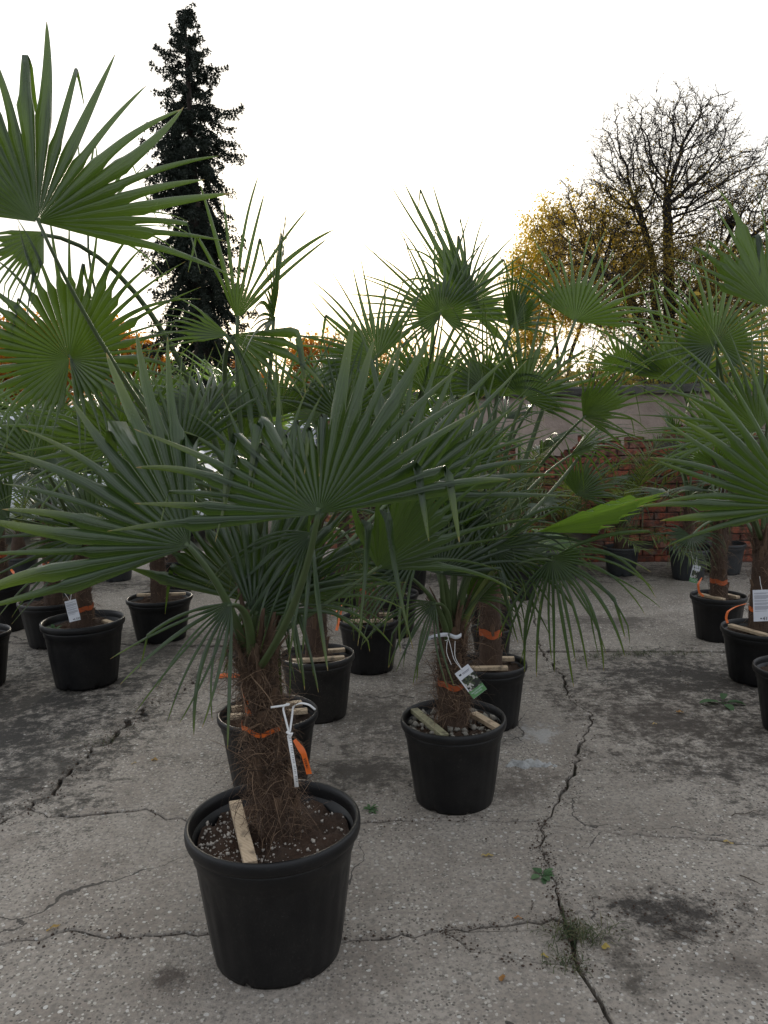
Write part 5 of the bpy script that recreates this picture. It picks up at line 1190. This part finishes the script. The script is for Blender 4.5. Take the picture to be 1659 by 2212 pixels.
for k, a in enumerate(((1055, 1850, .050, .006, 3, 'slim yellow fallen leaf below the pumice-topped pot', .75), (1575, 1822, .040, .006, -35, 'slim pale fallen leaf at the edge of the dark stain', .9), (1310, 2048, .028, .010, 10, 'rounded yellow fallen leaf on the dark dirt patch', .55), (1178, 2068, .026, .005, -30, 'bright yellow curled leaf near the wiry grass', .5), (1470, 1540, .045, .014, 5, 'orange-brown fallen leaf on the stained slab', .1), (335, 1643, .034, .012, 10, 'tan fallen leaf near the left hairline crack', .2), (1120, 1985, .030, .005, -8, 'brown curled leaf beside the crack', .0), (1085, 2115, .026, .009, 60, 'brown broken leaf between two cracks', .05), (1415, 1565, .030, .006, 10, 'small pale sliver of leaf near the orange-brown one', 1.0), (1545, 1385, .05, .006, 5, 'pale dry leaf strip by the slab joint', 1.0), (118, 2005, .05, .006, 45, 'dry grass-like strip on the left slab', .3), (290, 1650, .03, .004, 40, 'white-ish dry strip near the tan leaf', 1.0))):
    x, y, L, w, rot, lb, sh = a; fallen(x, y, L, w, rot, lb, sh, k)
def twig(x, y, L, rot, label, seed):
    r = np.random.default_rng(seed); g = gnd(x, y) + np.array([0, 0, .004]); a = rad(rot); d = np.array([math.cos(a), math.sin(a), 0]); nn = np.array([-d[1], d[0], 0])
    P_ = np.array([g + d * L * (t - .5) + nn * r.normal(0, L * .03) + [0, 0, .002 * abs(r.normal())] for t in np.linspace(0, 1, 7)]); V, F = tube(P_, np.linspace(.0022, .001, 7), 5); o = add('twig', V, F, M_TWIG, None, base=g); tag(o, label, 'twig', 'twigs on the concrete')
for k, a in enumerate(((1475, 2025, .09, -40, 'dark twig beside the round stain'), (1625, 1905, .08, -50, 'dark twig on the right slab'), (1500, 1395, .12, 5, 'long thin twig near the slab joint'), (1150, 1960, .04, 70, 'short twig stub by the small rosette'), (1610, 1760, .12, 10, 'twig in the dark stain on the right'), (40, 1685, .10, 15, 'pale twig on the dirty left slab'), (520, 1940, .05, 60, 'tiny twig beside the large pot'))): twig(*a, 50 + k)
# loose crumbs of soil and grit
def grit():
    r = np.random.default_rng(77); parts = []; of = np.array([[0, 2, 4], [2, 1, 4], [1, 3, 4], [3, 0, 4], [2, 0, 5], [1, 2, 5], [3, 1, 5], [0, 3, 5]])
    oc = np.array([[1, 0, 0], [-1, 0, 0], [0, 1, 0], [0, -1, 0], [0, 0, .7], [0, 0, -.7]], float)
    spots = []
    for x, y, sx, sy, n in ((1.75, 4.5, .5, .3, 500), (2.0, 3.45, .5, .3, 300), (.85, 2.2, .2, .08, 420), (-2.0, 4.0, .5, .7, 300), (0.2, 2.6, 1.0, .6, 90), (.75, 4.85, .3, .15, 160), (-.1, 3.6, .4, .6, 120)):
        spots += [(x + r.normal(0, sx), y + r.normal(0, sy)) for k in range(n)]
    for ln, n, sp in (('Au', 1500, .05), ('Al1', 500, .05), ('C1', 420, .022), ('C2', 260, .03), ('C3', 260, .03), ('Cu', 420, .022), ('E1', 420, .016), ('E2', 200, .018), ('F', 160, .016), ('GDm', 420, .016), ('GDr', 260, .018), ('Bm', 300, .02), ('Br', 420, .04)):
        q = LN[ln]; k = r.integers(0, len(q), n); spots += [(q[i][0] + r.normal(0, sp), q[i][1] + r.normal(0, sp)) for i in k if q[i][1] > 1.2]
    for x, y in spots:
        s = .0012 + .0042 * r.random() ** 3; parts.append((oc * s * r.uniform(.6, 1.3, (6, 3)) + np.array([x, y, .002 + s * .3]), of))
    V, F = merge(parts); o = add('soil_crumbs', V, F, M_SOIL, None, smooth=False); tag(o, 'dark crumbs of soil and grit scattered over the stained concrete', 'soil', kind='stuff')
grit()
# lime spill beside the second pot
def spill():
    r = np.random.default_rng(8); c = gnd(1140, 1652); V = []; F = []; n, m = 44, 12
    for i in range(n + 1):
        for j in range(m + 1):
            u, v = i / n * 2 - 1, j / m * 2 - 1; x = c[0] + u * .125; y = c[1] - u * .012 + v * .05 * (1 - .3 * u)
            e = 1 - u * u * .9 - v * v; hh = .024 * e + .018 * mnoise.noise(Vector((x * 28, y * 28, 0))) + .012 * mnoise.noise(Vector((x * 75, y * 75, 0))) - .008; V.append((x, y, hh))
    for i in range(n):
        for j in range(m): a = i * (m + 1) + j; F.append([a, a + m + 1, a + m + 2, a + 1])
    o = add('mortar_lump', V, F, mk_mortar('dried_lime', (0.20, 0.20, 0.195), (0.62, 0.62, 0.60), 45), None, base=(c[0], c[1], 0)); tag(o, 'crusty whitish dried mortar spill beside the pumice-topped pot', 'mortar spill')
spill()
